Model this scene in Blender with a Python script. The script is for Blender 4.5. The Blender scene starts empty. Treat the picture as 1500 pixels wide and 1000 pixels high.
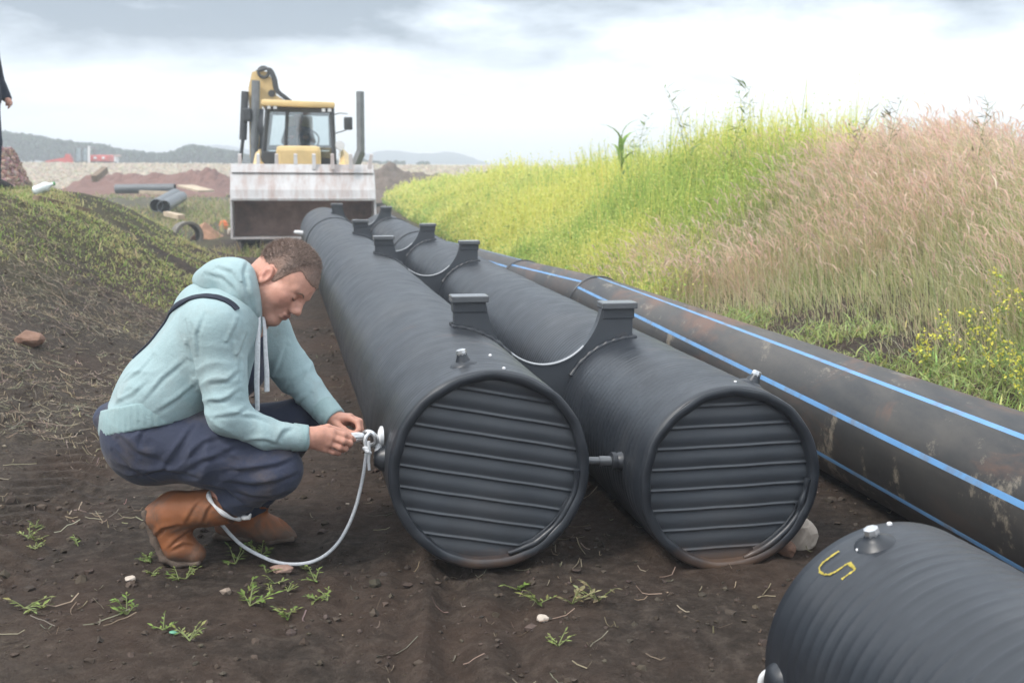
import bpy, bmesh, math, random
import numpy as np
from mathutils import Vector, Matrix

sc = bpy.context.scene
random.seed(7)
rng = np.random.default_rng(7)
col = sc.collection
R_ = math.radians

# ------------------------------------------------------------------ camera
F_PX, CAM_H, HOR, ROLL = 1631.15, 1.2419, 241.0, 0.4
PITCH = math.atan((500 - HOR) / F_PX)
cam_d = bpy.data.cameras.new('camera')
cam = bpy.data.objects.new('camera', cam_d)
col.objects.link(cam)
sc.camera = cam
cam_d.sensor_width = 36.0
cam_d.lens = F_PX / 1500 * 36
cam_d.clip_start = 0.05
cam_d.clip_end = 6000
cam.matrix_world = (Matrix.Translation((0, 0, CAM_H)) @ Matrix.Rotation(math.pi / 2 - PITCH, 4, 'X')
                    @ Matrix.Rotation(R_(ROLL), 4, 'Z'))
cam_d.dof.use_dof = True
cam_d.dof.focus_distance = 3.65
cam_d.dof.aperture_fstop = 5.0

# ------------------------------------------------------------------ world and sun
SUN_EL, SUN_AZ = R_(52), R_(-125)      # azimuth measured from +Y towards +X
w = bpy.data.worlds.new('World')
sc.world = w
w.use_nodes = True
nt = w.node_tree
nt.nodes.clear()
N, L = nt.nodes.new, nt.links.new
out = N('ShaderNodeOutputWorld')
bg = N('ShaderNodeBackground')
bg.inputs['Strength'].default_value = 0.1
sky = N('ShaderNodeTexSky')
sky.sky_type = 'NISHITA'
sky.sun_disc = False
sky.sun_elevation = SUN_EL
sky.sun_rotation = SUN_AZ
sky.dust_density = 3.0


def wmath(op, a, b=None, c=None, clamp=False):
    n = N('ShaderNodeMath')
    n.operation = op
    n.use_clamp = clamp
    for i, v in enumerate((a, b, c)):
        if v is None:
            continue
        if isinstance(v, (int, float)):
            n.inputs[i].default_value = v
        else:
            L(v, n.inputs[i])
    return n.outputs[0]


tc = N('ShaderNodeTexCoord')
sep = N('ShaderNodeSeparateXYZ')
L(tc.outputs['Generated'], sep.inputs[0])
mp = N('ShaderNodeMapping')
mp.inputs['Scale'].default_value = (4.0, 4.0, 14.0)
mp.inputs['Location'].default_value = (0.7, 0.3, 0.2)
L(tc.outputs['Generated'], mp.inputs[0])
nz = N('ShaderNodeTexNoise')
nz.inputs['Scale'].default_value = 1.5
nz.inputs['Detail'].default_value = 8
nz.inputs['Roughness'].default_value = 0.58
nz.inputs['Distortion'].default_value = 0.15
L(mp.outputs[0], nz.inputs['Vector'])
zz = sep.outputs['Z']
# cloud darkness: grows with height above the horizon, more to the left
lift = wmath('MULTIPLY_ADD', zz, 8.0, -0.38)
left = wmath('MULTIPLY', sep.outputs['X'], -1.0)
nn = wmath('MULTIPLY_ADD', nz.outputs['Fac'], 2.6, -1.38)
dark = wmath('ADD', wmath('ADD', lift, left), nn)
dark = wmath('MULTIPLY', dark, 1.0, clamp=True)
hi = wmath('MULTIPLY_ADD', zz, 8.0, 0.02, clamp=True)
over = wmath('MULTIPLY_ADD', zz, -4.0, 1.6, clamp=True)     # the deck thins out overhead
over = wmath('MULTIPLY_ADD', over, 0.85, 0.15)
hi = wmath('MULTIPLY', hi, over)
dark = wmath('MULTIPLY', dark, hi)
ramp = N('ShaderNodeValToRGB')
ramp.color_ramp.elements[0].position = 0.0
ramp.color_ramp.elements[0].color = (8.9, 9.15, 9.4, 1)
ramp.color_ramp.elements[1].position = 0.75
ramp.color_ramp.elements[1].color = (2.5, 3.05, 3.7, 1)
e = ramp.color_ramp.elements.new(0.3)
e.color = (6.0, 6.7, 7.5, 1)
L(dark, ramp.inputs[0])
mx = N('ShaderNodeMix')
mx.data_type = 'RGBA'
mx.inputs[0].default_value = 0.93
L(sky.outputs[0], mx.inputs[6])
L(ramp.outputs[0], mx.inputs[7])
gain = wmath('MULTIPLY_ADD', zz, 1.9, 0.36)
gain = wmath('MINIMUM', wmath('MAXIMUM', gain, 0.78), 1.08)     # the deck is brightest overhead
gm = N('ShaderNodeVectorMath')
gm.operation = 'SCALE'
L(mx.outputs[2], gm.inputs[0])
L(gain, gm.inputs['Scale'])
L(gm.outputs[0], bg.inputs['Color'])
L(bg.outputs[0], out.inputs['Surface'])

sun_d = bpy.data.lights.new('sun', 'SUN')
sun_d.energy = 1.5
sun_d.angle = R_(18)
sun_d.color = (1.0, 0.95, 0.88)
sun = bpy.data.objects.new('sun', sun_d)
col.objects.link(sun)
sdir = Vector((math.sin(SUN_AZ) * math.cos(SUN_EL), math.cos(SUN_AZ) * math.cos(SUN_EL), math.sin(SUN_EL)))
sun.rotation_euler = sdir.to_track_quat('Z', 'Y').to_euler()
sun.location = sdir * 50

sc.view_settings.view_transform = 'Standard'
sc.view_settings.look = 'None'
sc.view_settings.exposure = 0.98
sc.view_settings.gamma = 1.0
sc.cycles.use_denoising = True
sc.cycles.max_bounces = 8
sc.cycles.transparent_max_bounces = 16
sc.cycles.volume_bounces = 1

# ------------------------------------------------------------------ helpers
ORG = {}


def lin(r, g, b):
    f = lambda c: (c / 255 / 12.92) if c <= 10 else ((c / 255 + 0.055) / 1.055) ** 2.4
    return (f(r), f(g), f(b))


CP, SP = math.cos(PITCH), math.sin(PITCH)


def ray(px, py):
    r = R_(-ROLL)
    X0, Y0 = px - 750, py - 500
    X = X0 * math.cos(r) - Y0 * math.sin(r)
    Y = X0 * math.sin(r) + Y0 * math.cos(r)
    u, v = X / F_PX, -Y / F_PX
    return np.array([u, CP + v * SP, -SP + v * CP])


CAMP = np.array([0, 0, CAM_H])


def at(px, py, y):                       # point of the place at distance y along the ground
    r = ray(px, py)
    return CAMP + r * (y / r[1])


def onz(px, py, z=0.0):
    r = ray(px, py)
    return CAMP + r * ((z - CAM_H) / r[2])


def tag(o, label=None, cat=None, group=None, kind=None):
    for k, v in (('label', label), ('category', cat), ('group', group), ('kind', kind)):
        if v:
            o[k] = v
    return o


def empty(name, loc, label=None, cat=None, group=None):
    o = bpy.data.objects.new(name, None)
    col.objects.link(o)
    o.location = Vector(loc)
    o.empty_display_size = 0.1
    ORG[o.name] = np.array(loc, float)
    tag(o, label, cat, group)
    return o


def obj(name, V, Fc, mat, root=None, smooth=True, origin=None, attr=None, mats=None, fm=None):
    V = np.asarray(V, dtype=np.float64)
    if root is not None:
        org = ORG[root.name]
    elif origin is not None:
        org = np.array(origin, float)
    else:
        org = np.array([V[:, 0].mean(), V[:, 1].mean(), V[:, 2].min()])
    me = bpy.data.meshes.new(name)
    Vl = (V - org).astype(np.float32)
    if isinstance(Fc, np.ndarray):
        n, k = Fc.shape
        me.vertices.add(len(Vl))
        me.vertices.foreach_set('co', Vl.ravel())
        me.loops.add(n * k)
        me.loops.foreach_set('vertex_index', Fc.astype(np.int32).ravel())
        me.polygons.add(n)
        me.polygons.foreach_set('loop_start', np.arange(0, n * k, k, dtype=np.int32))
        me.update(calc_edges=True)
    else:
        me.from_pydata([tuple(map(float, v)) for v in Vl], [], [tuple(int(i) for i in f) for f in Fc])
        me.update()
    me.polygons.foreach_set('use_smooth', np.full(len(me.polygons), smooth, dtype=bool))
    if attr is not None:
        a = me.color_attributes.new('tint', 'FLOAT_COLOR', 'POINT')
        c = np.ones((len(Vl), 4), np.float32)
        c[:, :3] = attr
        a.data.foreach_set('color', c.ravel())
    for m in (mats or [mat]):
        me.materials.append(m)
    if fm is not None:
        me.polygons.foreach_set('material_index', np.asarray(fm, dtype=np.int32))
    o = bpy.data.objects.new(name, me)
    col.objects.link(o)
    ORG[o.name] = org
    if root is not None:
        o.parent = root
    else:
        o.location = Vector(org)
    return o


def copy_tree(o, parent=None):
    c = o.copy()
    col.objects.link(c)
    ORG[c.name] = ORG[o.name]
    if parent is not None:
        c.parent = parent
    for ch in list(o.children):
        copy_tree(ch, c)
    return c


class MB:
    """collects simple solids into one mesh"""
    def __init__(self):
        self.V, self.F = [], []

    def add(self, V, F):
        b = len(self.V)
        self.V += [np.asarray(v, float) for v in V]
        self.F += [tuple(b + i for i in f) for f in F]
        return self

    def box(self, c, size, rot=None, bev=0.0):
        bm = bmesh.new()
        bmesh.ops.create_cube(bm, size=1)
        bmesh.ops.scale(bm, vec=Vector(size), verts=bm.verts)
        if bev:
            bmesh.ops.bevel(bm, geom=list(bm.edges), offset=bev, segments=2, affect='EDGES', profile=0.6)
        M = rot if rot is not None else Matrix.Identity(3)
        bm.verts.index_update()
        V = [np.array(M @ v.co) + np.asarray(c, float) for v in bm.verts]
        Fc = [[v.index for v in f.verts] for f in bm.faces]
        bm.free()
        return self.add(V, Fc)

    def tube(self, pts, r, n=10, caps=True, flat=None):
        pts = [np.asarray(p, float) for p in pts]
        m = len(pts)
        rr = r if hasattr(r, '__len__') else [r] * m
        V, Fc = [], []
        prev = None
        for i, p in enumerate(pts):
            t = pts[min(i + 1, m - 1)] - pts[max(i - 1, 0)]
            t = t / (np.linalg.norm(t) + 1e-12)
            if prev is None:
                a = np.cross(t, [0, 0, 1.0])
                if np.linalg.norm(a) < 0.05:
                    a = np.cross(t, [0, 1.0, 0])
            else:
                a = prev - t * np.dot(prev, t)
            a /= np.linalg.norm(a) + 1e-12
            prev = a
            b = np.cross(t, a)
            for k in range(n):
                th = 2 * math.pi * k / n
                V.append(p + rr[i] * (math.cos(th) * a + math.sin(th) * b * (flat or 1)))
        for i in range(m - 1):
            for k in range(n):
                k2 = (k + 1) % n
                Fc.append((i * n + k, i * n + k2, (i + 1) * n + k2, (i + 1) * n + k))
        if caps:
            Fc.append(tuple(range(n))[::-1])
            Fc.append(tuple((m - 1) * n + k for k in range(n)))
        return self.add(V, Fc)

    def prism(self, poly, depth_vec):
        """poly: list of 3-D points (planar, may be concave), extruded by depth_vec"""
        from mathutils.geometry import tessellate_polygon
        P = [np.asarray(p, float) for p in poly]
        n = len(P)
        dv = np.asarray(depth_vec, float)
        tris = tessellate_polygon([[Vector(p) for p in P]])
        V = P + [p + dv for p in P]
        Fc = []
        for t in tris:
            Fc.append(tuple(t))
            Fc.append(tuple(i + n for i in t)[::-1])
        for i in range(n):
            j = (i + 1) % n
            Fc.append((i, i + n, j + n, j))
        return self.add(V, Fc)

    def torus(self, c, ax, R, r, n=28, m=10, ang=(0, 2 * math.pi)):
        ax = np.asarray(ax, float)
        ax /= np.linalg.norm(ax)
        a = np.cross(ax, [0, 0, 1.0])
        if np.linalg.norm(a) < 0.05:
            a = np.cross(ax, [0, 1.0, 0])
        a /= np.linalg.norm(a)
        b = np.cross(ax, a)
        full = abs(ang[1] - ang[0] - 2 * math.pi) < 1e-6
        pts = []
        for i in range(n + 1):
            t = ang[0] + (ang[1] - ang[0]) * i / n
            pts.append(np.asarray(c, float) + R * (math.cos(t) * a + math.sin(t) * b))
        return self.tube(pts, r, m, caps=not full)

    def build(self, name, mat, root=None, smooth=False, origin=None):
        o = obj(name, np.array(self.V), self.F, mat, root, smooth, origin)
        bm = bmesh.new()
        bm.from_mesh(o.data)
        bmesh.ops.recalc_face_normals(bm, faces=bm.faces)
        bm.to_mesh(o.data)
        bm.free()
        if not smooth:
            return o
        try:
            o.data.set_sharp_from_angle(angle=R_(40))
        except Exception:
            pass
        return o


# value noise --------------------------------------------------------
def _h(ix, iy, iz, s):
    h = (ix * 374761393 + iy * 668265263 + iz * 1274126177 + s * 974634777) & 0x7fffffff
    h = ((h ^ (h >> 13)) * 1274126177) & 0x7fffffff
    h = ((h ^ (h >> 16)) * 668265263) & 0x7fffffff
    return ((h ^ (h >> 15)) & 0xffff) / 65535.0


def vnoise(x, y, z=None, s=0):
    x, y = np.asarray(x, float), np.asarray(y, float)
    z = np.zeros_like(x) if z is None else np.asarray(z, float)
    ix, iy, iz = np.floor(x).astype(np.int64), np.floor(y).astype(np.int64), np.floor(z).astype(np.int64)
    fx, fy, fz = x - ix, y - iy, z - iz
    fx, fy, fz = fx * fx * (3 - 2 * fx), fy * fy * (3 - 2 * fy), fz * fz * (3 - 2 * fz)
    r = 0
    for a in (0, 1):
        for b in (0, 1):
            for c in (0, 1):
                wgt = (fx if a else 1 - fx) * (fy if b else 1 - fy) * (fz if c else 1 - fz)
                r = r + wgt * _h(ix + a, iy + b, iz + c, s)
    return r * 2 - 1


def fbm(x, y, z=None, o=4, s=0, gain=0.5):
    r, a = 0, 1.0
    for i in range(o):
        r = r + a * vnoise(np.asarray(x) * 2 ** i, np.asarray(y) * 2 ** i, None if z is None else np.asarray(z) * 2 ** i, s + i)
        a *= gain
    return r


def sst(a, b, x):
    t = np.clip((x - a) / (b - a), 0, 1)
    return t * t * (3 - 2 * t)


# ------------------------------------------------------------------ materials
class Mat:
    def __init__(self, name):
        self.m = bpy.data.materials.new(name)
        self.m.use_nodes = True
        self.t = self.m.node_tree
        self.p = self.t.nodes['Principled BSDF']

    def n(self, typ, **kw):
        nd = self.t.nodes.new(typ)
        for k, v in kw.items():
            if k in nd.inputs:
                nd.inputs[k].default_value = v
            else:
                setattr(nd, k, v)
        return nd

    def l(self, a, b):
        self.t.links.new(a, b)

    def noise(self, scale, detail=5, rough=0.55, stretch=None, coord='Object', dist=0.0):
        tcn = self.n('ShaderNodeTexCoord')
        src = tcn.outputs[coord]
        if stretch:
            m = self.n('ShaderNodeMapping')
            m.inputs['Scale'].default_value = stretch
            self.l(src, m.inputs[0])
            src = m.outputs[0]
        nd = self.n('ShaderNodeTexNoise')
        nd.inputs['Scale'].default_value = scale
        nd.inputs['Detail'].default_value = detail
        nd.inputs['Roughness'].default_value = rough
        nd.inputs['Distortion'].default_value = dist
        self.l(src, nd.inputs['Vector'])
        return nd.outputs['Fac']

    def ramp(self, fac, stops):
        r = self.n('ShaderNodeValToRGB')
        els = r.color_ramp.elements
        while len(els) < len(stops):
            els.new(0.5)
        for e_, (p, c) in zip(els, stops):
            e_.position = p
            e_.color = (*c, 1) if len(c) == 3 else c
        self.l(fac, r.inputs[0])
        return r.outputs[0]

    def mix(self, fac, a, b, blend='MIX'):
        m = self.n('ShaderNodeMix')
        m.data_type = 'RGBA'
        m.blend_type = blend
        for idx, v in ((0, fac), (6, a), (7, b)):
            if isinstance(v, (int, float)):
                m.inputs[idx].default_value = v
            elif isinstance(v, tuple):
                m.inputs[idx].default_value = (*v, 1)
            else:
                self.l(v, m.inputs[idx])
        return m.outputs[2]

    def bump(self, h, strength=0.3, dist=0.01, prev=None):
        b = self.n('ShaderNodeBump')
        b.inputs['Strength'].default_value = strength
        b.inputs['Distance'].default_value = dist
        self.l(h, b.inputs['Height'])
        if prev is not None:
            self.l(prev, b.inputs['Normal'])
        self.l(b.outputs[0], self.p.inputs['Normal'])
        return b.outputs[0]

    def base(self, c):
        if isinstance(c, tuple):
            self.p.inputs['Base Color'].default_value = (*c, 1)
        else:
            self.l(c, self.p.inputs['Base Color'])

    def set(self, **kw):
        for k, v in kw.items():
            self.p.inputs[k.replace('_', ' ')].default_value = v
        return self


def simple(name, c, rough=0.6, var=0.25, scale=8, bump=0.15, bdist=0.003, metal=0.0, spec=0.5, detail=5):
    m = Mat(name)
    f = m.noise(scale, detail)
    dk = tuple(x * (1 - var) for x in c)
    lt = tuple(min(1, x * (1 + var)) for x in c)
    m.base(m.ramp(f, [(0.3, dk), (0.7, lt)]))
    m.set(Roughness=rough, Metallic=metal)
    m.p.inputs['Specular IOR Level'].default_value = spec
    if bump:
        m.bump(m.noise(scale * 6, 4), bump, bdist)
    return m.m


def tinted(name, rough=0.7, transl=0.0, spec=0.25, bumpscale=None):
    m = Mat(name)
    a = m.n('ShaderNodeVertexColor')
    a.layer_name = 'tint'
    m.base(a.outputs['Color'])
    m.set(Roughness=rough)
    m.p.inputs['Specular IOR Level'].default_value = spec
    if bumpscale:
        m.bump(m.noise(bumpscale, 5), 0.4, 0.004)
    if transl:
        tr = m.n('ShaderNodeBsdfTranslucent')
        m.l(a.outputs['Color'], tr.inputs['Color'])
        ms = m.n('ShaderNodeMixShader')
        ms.inputs[0].default_value = transl
        m.l(m.p.outputs[0], ms.inputs[1])
        m.l(tr.outputs[0], ms.inputs[2])
        o_ = m.t.nodes['Material Output']
        m.l(ms.outputs[0], o_.inputs['Surface'])
    return m.m


# ------------------------------------------------------------------ terrain
YAW, SLOPE = -0.2077, 0.0016
DA = np.array([math.sin(YAW), math.cos(YAW), SLOPE])
DA /= np.linalg.norm(DA)
PERP = np.array([math.cos(YAW), -math.sin(YAW), 0])
A0 = np.array([-0.0621, 3.2937, 0.3188])
B0 = np.array([0.6869, 3.3688, 0.2742])
RA, RB = 0.3115, 0.2971
CX, CY, CS = 1.53, 3.5, 0.17           # the striped pipe: x at y=3.5, and how it veers left


def uC(x, y):                            # metres to the right of the striped pipe's axis
    return (x - (CX - CS * (y - CY))) * 0.986


def footy(y):                            # foot line of the left mound
    return -0.95 - 0.2 * y + 0.38 * sst(7.5, 11, y)


def height(x, y):
    x, y = np.asarray(x, float), np.asarray(y, float)
    u = uC(x, y)
    z = np.zeros_like(x)
    # ground falls a little towards the loader and stays low to the far field
    z = z - 0.28 * sst(13.5, 19, y)
    # the far rubble field lies a little higher
    z = z + 1.35 * sst(62, 95, y)
    # embankment right of the striped pipe
    n1 = fbm(x * 0.45, y * 0.45, o=3, s=11)
    hgt = (0.88 + 0.26 * np.exp(-((y - 13.5) / 4.5) ** 2) + 0.13 * n1) * (1 - 0.55 * sst(22, 45, y)) * (1 - sst(55, 75, y))
    bank = 0.20 * sst(0.35, 1.4, u) + (hgt - 0.20) * sst(1.25 + 0.25 * n1, 3.1 + 0.3 * n1, u)
    z = z + bank * sst(-2, 2, y)
    # trench in which the far part of the striped pipe lies
    z = z - 0.24 * sst(5, 9, y) * np.exp(-(u / 0.42) ** 4)
    # mound on the left
    v = footy(y) - x
    n2 = fbm(x * 0.6 + 5, y * 0.6, o=3, s=23)
    mound = 0.90 * sst(-0.15 + 0.2 * n2, 2.0, v) * (1 - sst(12.8, 18.5, y)) * sst(4.2, 8.5, y)
    mound = mound + 0.12 * sst(-0.3, 1.0, v) * (1 - sst(9, 12, y))
    z = z + mound * (1 + 0.07 * n2)
    # clods and ruts
    near = 1 - sst(16, 30, y)
    n3 = fbm(x * 2.1, y * 2.1, o=2, s=3)
    clod = sst(-0.5, 0.6, fbm(x * 1.3 + 9, y * 1.3, o=2, s=13))
    lump = 0.018 * n3 + 0.011 * (np.abs(fbm(x * 6.5, y * 6.5, o=2, s=7)) - 0.25) * (0.4 + clod) + 0.010 * fbm(x * 14, y * 14, o=2, s=5) * (0.35 + 0.9 * clod) + 0.0045 * vnoise(x * 42, y * 42, s=8)
    rough_zone = 0.6 + 0.8 * sst(0.0, 0.5, v) + 0.9 * sst(0.9, 1.6, u)
    z = z + lump * near * rough_zone
    trk = x + 0.10 * (y - 3) + 0.02 * np.sin(y * 3)
    for c, wd, dp in ((-0.46, 0.05, 0.034), (-0.30, 0.04, 0.030), (-0.16, 0.06, 0.042), (0.02, 0.05, 0.034), (-0.62, 0.05, 0.026)):
        z = z - dp * np.exp(-((trk - c) / wd) ** 2) * (1 - sst(3.2, 4.2, y)) * (0.7 + 0.5 * vnoise(x * 3, y * 2.5, s=9))
    # tread print of the loader's tyres
    for c in (-0.22, -1.62):
        w_ = np.exp(-((trk - c) / 0.17) ** 6) * (1 - sst(6.0, 8.5, y)) * sst(-0.55, 0.35, vnoise(x * 1.6, y * 1.1, s=19))
        ch = np.sin(2 * np.pi * (y * 8.5 + np.abs(trk - c) * 6.0) + 0.8 * vnoise(x * 5, y * 5, s=29))
        z = z + w_ * (0.011 * np.clip(ch * 1.8, -1, 1) - 0.012)
    z = z + 0.02 * np.exp(-((trk + 0.23) / 0.03) ** 2) * (1 - sst(3.0, 4.0, y))
    # earth squeezed up along both sides of the two long pipes
    px_ = (x - A0[0]) * PERP[0] + (y - A0[1]) * PERP[1]
    ps_ = (x - A0[0]) * DA[0] + (y - A0[1]) * DA[1]
    for c in (0.0, 0.7483):
        z = z + 0.034 * np.exp(-((np.abs(px_ - c) - 0.175) / 0.055) ** 2) * sst(-0.06, 0.1, ps_) * (1 - sst(11, 12, ps_)) * (0.7 + 0.5 * vnoise(x * 4, y * 4, s=33))
    # the nearest pipe has sunk in a little
    z = z - 0.05 * sst(0.1, 0.5, x) * (1 - sst(2.4, 3.0, y)) * (1 - sst(1.4, 2.0, x))
    return z


def axis_grid(lo, hi, dlo, dhi, step, grow):
    a = list(np.arange(dlo, dhi, step))
    s, p = step, a[-1]
    while p < hi:
        s *= grow
        p += s
        a.append(p)
    s, p = step, a[0]
    pre = []
    while p > lo:
        s *= grow
        p -= s
        pre.append(p)
    return np.array(pre[::-1] + a)


gx = axis_grid(-640, 640, -2.1, 1.9, 0.0145, 1.022)
gy = axis_grid(-25, 760, 1.85, 4.3, 0.0145, 1.013)
GX, GY = np.meshgrid(gx, gy, indexing='ij')
GZ = height(GX, GY)
nx, ny = GX.shape
idx = np.arange(nx * ny).reshape(nx, ny)
quads = np.stack([idx[:-1, :-1], idx[1:, :-1], idx[1:, 1:], idx[:-1, 1:]], -1).reshape(-1, 4)


def zones(x, y):
    """r: plant-covered earth, g: straw-strewn earth, b: pale rubble"""
    u = uC(x, y)
    v = footy(y) - x
    n = fbm(x * 0.8, y * 0.8, o=4, s=31)
    veg = sst(0.55, 1.0, v + 0.35 * n) * sst(6.8, 8.2, y + 0.8 * n) * 0.8
    veg = np.maximum(veg, sst(1.5, 1.9, u + 0.3 * n))
    veg = np.maximum(veg, sst(8.5, 10, y) * sst(0.2, 0.5, u))
    veg = np.maximum(veg, 0.55 * sst(20, 24, y + 2 * n) * (1 - sst(48, 54, y)) * sst(-0.2, 0.4, fbm(x * 0.35, y * 0.2, o=4, s=37)))
    straw = sst(-0.5, 0.3, v + 0.5 * n) * (1 - sst(7.5, 10, y))
    rub = sst(60, 66, y + 3 * n)
    return np.stack([veg, straw, rub], -1)


ZC = zones(GX.ravel(), GY.ravel())

m = Mat('soil')
a = m.n('ShaderNodeVertexColor')
a.layer_name = 'tint'
sp = m.n('ShaderNodeSeparateColor')
m.l(a.outputs['Color'], sp.inputs[0])
fine = m.noise(19, 10, 0.72)
big = m.noise(1.3, 6, 0.6)
soil = m.ramp(fine, [(0.32, (0.032, 0.0235, 0.0180)), (0.5, (0.070, 0.0535, 0.0425)), (0.66, (0.130, 0.103, 0.083))])
mud = m.ramp(big, [(0.42, (0, 0, 0)), (0.62, (1, 1, 1))])
soil = m.mix(m.mix(0.55, (0, 0, 0), mud), soil, (0.118, 0.073, 0.052))
speck = m.ramp(m.noise(160, 3, 0.6), [(0.66, (0, 0, 0)), (0.74, (1, 1, 1))])
soil = m.mix(m.mix(0.35, (0, 0, 0), speck), soil, (0.17, 0.14, 0.11))
strawc = m.ramp(m.noise(40, 8, 0.7, dist=1.0), [(0.35, (0.050, 0.041, 0.034)), (0.55, (0.115, 0.095, 0.076)), (0.75, (0.25, 0.205, 0.15))])
soil = m.mix(m.mix(0.75, (0, 0, 0), sp.outputs[1]), soil, strawc)
vegc = m.ramp(m.noise(9, 8, 0.65), [(0.3, (0.060, 0.054, 0.036)), (0.55, (0.120, 0.112, 0.062)), (0.75, (0.18, 0.16, 0.095))])
soil = m.mix(sp.outputs[0], soil, vegc)
rubc = m.ramp(m.noise(1.4, 8, 0.7), [(0.3, (0.26, 0.215, 0.155)), (0.5, (0.40, 0.345, 0.265)), (0.7, (0.54, 0.48, 0.39))])
soil = m.mix(sp.outputs[2], soil, rubc)
m.base(soil)
m.p.inputs['Roughness'].default_value = 0.9
m.p.inputs['Specular IOR Level'].default_value = 0.25
nb = m.bump(m.noise(34, 10, 0.72), 1.0, 0.05)
m.bump(m.noise(170, 5, 0.65), 0.8, 0.010, nb)
ground = obj('ground', np.stack([GX.ravel(), GY.ravel(), GZ.ravel()], -1), quads, m.m, origin=(0, 0, 0), attr=ZC)
tag(ground, 'dark brown trampled earth between the pipes and the two grassy banks', 'ground', kind='structure')
def gz(x, y):
    return float(height(np.array([x]), np.array([y]))[0])


def drop(px, py, z=0.0):
    """where the sight line through a spot of the place meets the ground"""
    r = ray(px, py)
    t = np.linspace(1.5, 120, 6000)
    P = CAMP[None] + r[None] * t[:, None]
    below = P[:, 2] < height(P[:, 0], P[:, 1])
    i = int(np.argmax(below)) if below.any() else len(t) - 1
    p = P[i]
    return np.array([p[0], p[1], gz(p[0], p[1])])

# ------------------------------------------------------------------ the black pipes
def pe_black(name, dirt=0.26, rg=0.33, sp_=0.62, c1=(0.0120, 0.0150, 0.0205), c2=(0.021, 0.026, 0.034)):
    m = Mat(name)
    f = m.noise(3.0, 6, 0.6)
    c = m.ramp(f, [(0.3, c1), (0.7, c2)])
    # dusty film and a few rusty smears that stay with the plastic
    g = m.noise(1.7, 7, 0.65, stretch=(1, 1, 1), dist=0.6)
    dust = m.ramp(g, [(0.5, (0, 0, 0)), (0.8, (1, 1, 1))])
    c = m.mix(m.mix(dirt, (0, 0, 0), dust), c, (0.085, 0.078, 0.072))
    spl = m.ramp(m.noise(17, 8, 0.75, dist=1.2), [(0.66, (0, 0, 0)), (0.72, (1, 1, 1))])
    c = m.mix(m.mix(0.55, (0, 0, 0), spl), c, (0.11, 0.095, 0.082))
    rs = m.ramp(m.noise(2.6, 3, 0.5), [(0.70, (0, 0, 0)), (0.78, (1, 1, 1))])
    c = m.mix(m.mix(0.45, (0, 0, 0), rs), c, (0.12, 0.060, 0.036))
    # wet soil sticking to the lowest few centimetres
    geo = m.n('ShaderNodeNewGeometry')
    sz = m.n('ShaderNodeSeparateXYZ')
    m.l(geo.outputs['Position'], sz.inputs[0])
    mr = m.n('ShaderNodeMapRange')
    mr.inputs['From Min'].default_value = 0.065
    mr.inputs['From Max'].default_value = 0.0
    nzz = m.n('ShaderNodeMath', operation='MULTIPLY_ADD')
    m.l(m.noise(14, 4), nzz.inputs[0])
    nzz.inputs[1].default_value = 0.07
    nzz.inputs[2].default_value = -0.035
    ad = m.n('ShaderNodeMath', operation='ADD')
    m.l(sz.outputs['Z'], ad.inputs[0])
    m.l(nzz.outputs[0], ad.inputs[1])
    m.l(ad.outputs[0], mr.inputs['Value'])
    c = m.mix(mr.outputs[0], c, (0.10, 0.062, 0.042))
    m.base(c)
    m.l(m.ramp(m.noise(9, 5), [(0.3, (rg,) * 3), (0.75, (rg + 0.18,) * 3)]), m.p.inputs['Roughness'])
    m.p.inputs['Specular IOR Level'].default_value = sp_
    # scuffs: thin pale scratches and splashes of dried mud
    m.bump(m.noise(70, 4), 0.08, 0.002)
    return m.m


M_PE = pe_black('black_polyethylene')
M_PEFACE = pe_black('black_polyethylene_panel', 0.4, 0.34, 0.75, (0.032, 0.038, 0.047), (0.047, 0.055, 0.066))
M_CAP = simple('grey_plastic', (0.105, 0.112, 0.120), 0.16, 0.12, 10, 0.03, spec=1.0)
M_CAPL = simple('pale_edge_glint', (0.50, 0.52, 0.54), 0.35, 0.15, 20, 0.05)  # pale colour for the bright reflecting edge of the brackets
M_ZINC = simple('zinc_steel', (0.62, 0.63, 0.64), 0.34, 0.2, 30, 0.1, metal=0.85)
M_WHITE = simple('white_plastic', (0.72, 0.73, 0.74), 0.45, 0.08, 20, 0.05)


def surf(base, R, s, ang, d=DA, up=None):
    """point on a pipe: s along, ang from the right-hand side, anticlockwise"""
    e1 = np.cross(d, [0, 0, 1.0])
    e1 /= np.linalg.norm(e1)
    e2 = np.cross(e1, d)
    nrm = math.cos(ang) * e1 + math.sin(ang) * e2
    return base + d * s + nrm * R, nrm


def pipe_hit(base, R, px, py, d=DA):
    e1 = np.cross(d, [0, 0, 1.0])
    e1 /= np.linalg.norm(e1)
    e2 = np.cross(e1, d)
    r = ray(px, py)
    o = CAMP - base
    a, b = np.array([r @ e1, r @ e2]), np.array([o @ e1, o @ e2])
    qa, qb, qc = a @ a, 2 * a @ b, b @ b - R * R
    disc = max(qb * qb - 4 * qa * qc, 0)
    t = (-qb - math.sqrt(disc)) / 2 / qa
    q = b + a * t
    P = CAMP + r * t
    return (P - base) @ d, math.atan2(q[1], q[0])


def rib_profile(s, pitch, seed, amp=0.0017):
    k = np.floor(s / pitch).astype(np.int64)
    f = s / pitch - k
    a = amp * (0.45 + 1.1 * _h(k, k * 0, k * 0 + 3, seed))
    rid = np.exp(-((f - 0.5) / 0.17) ** 2)
    slow = 0.0012 * np.sin(s * 5.1 + seed) + 0.0007 * np.sin(s * 13.7)
    return a * rid + slow


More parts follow.
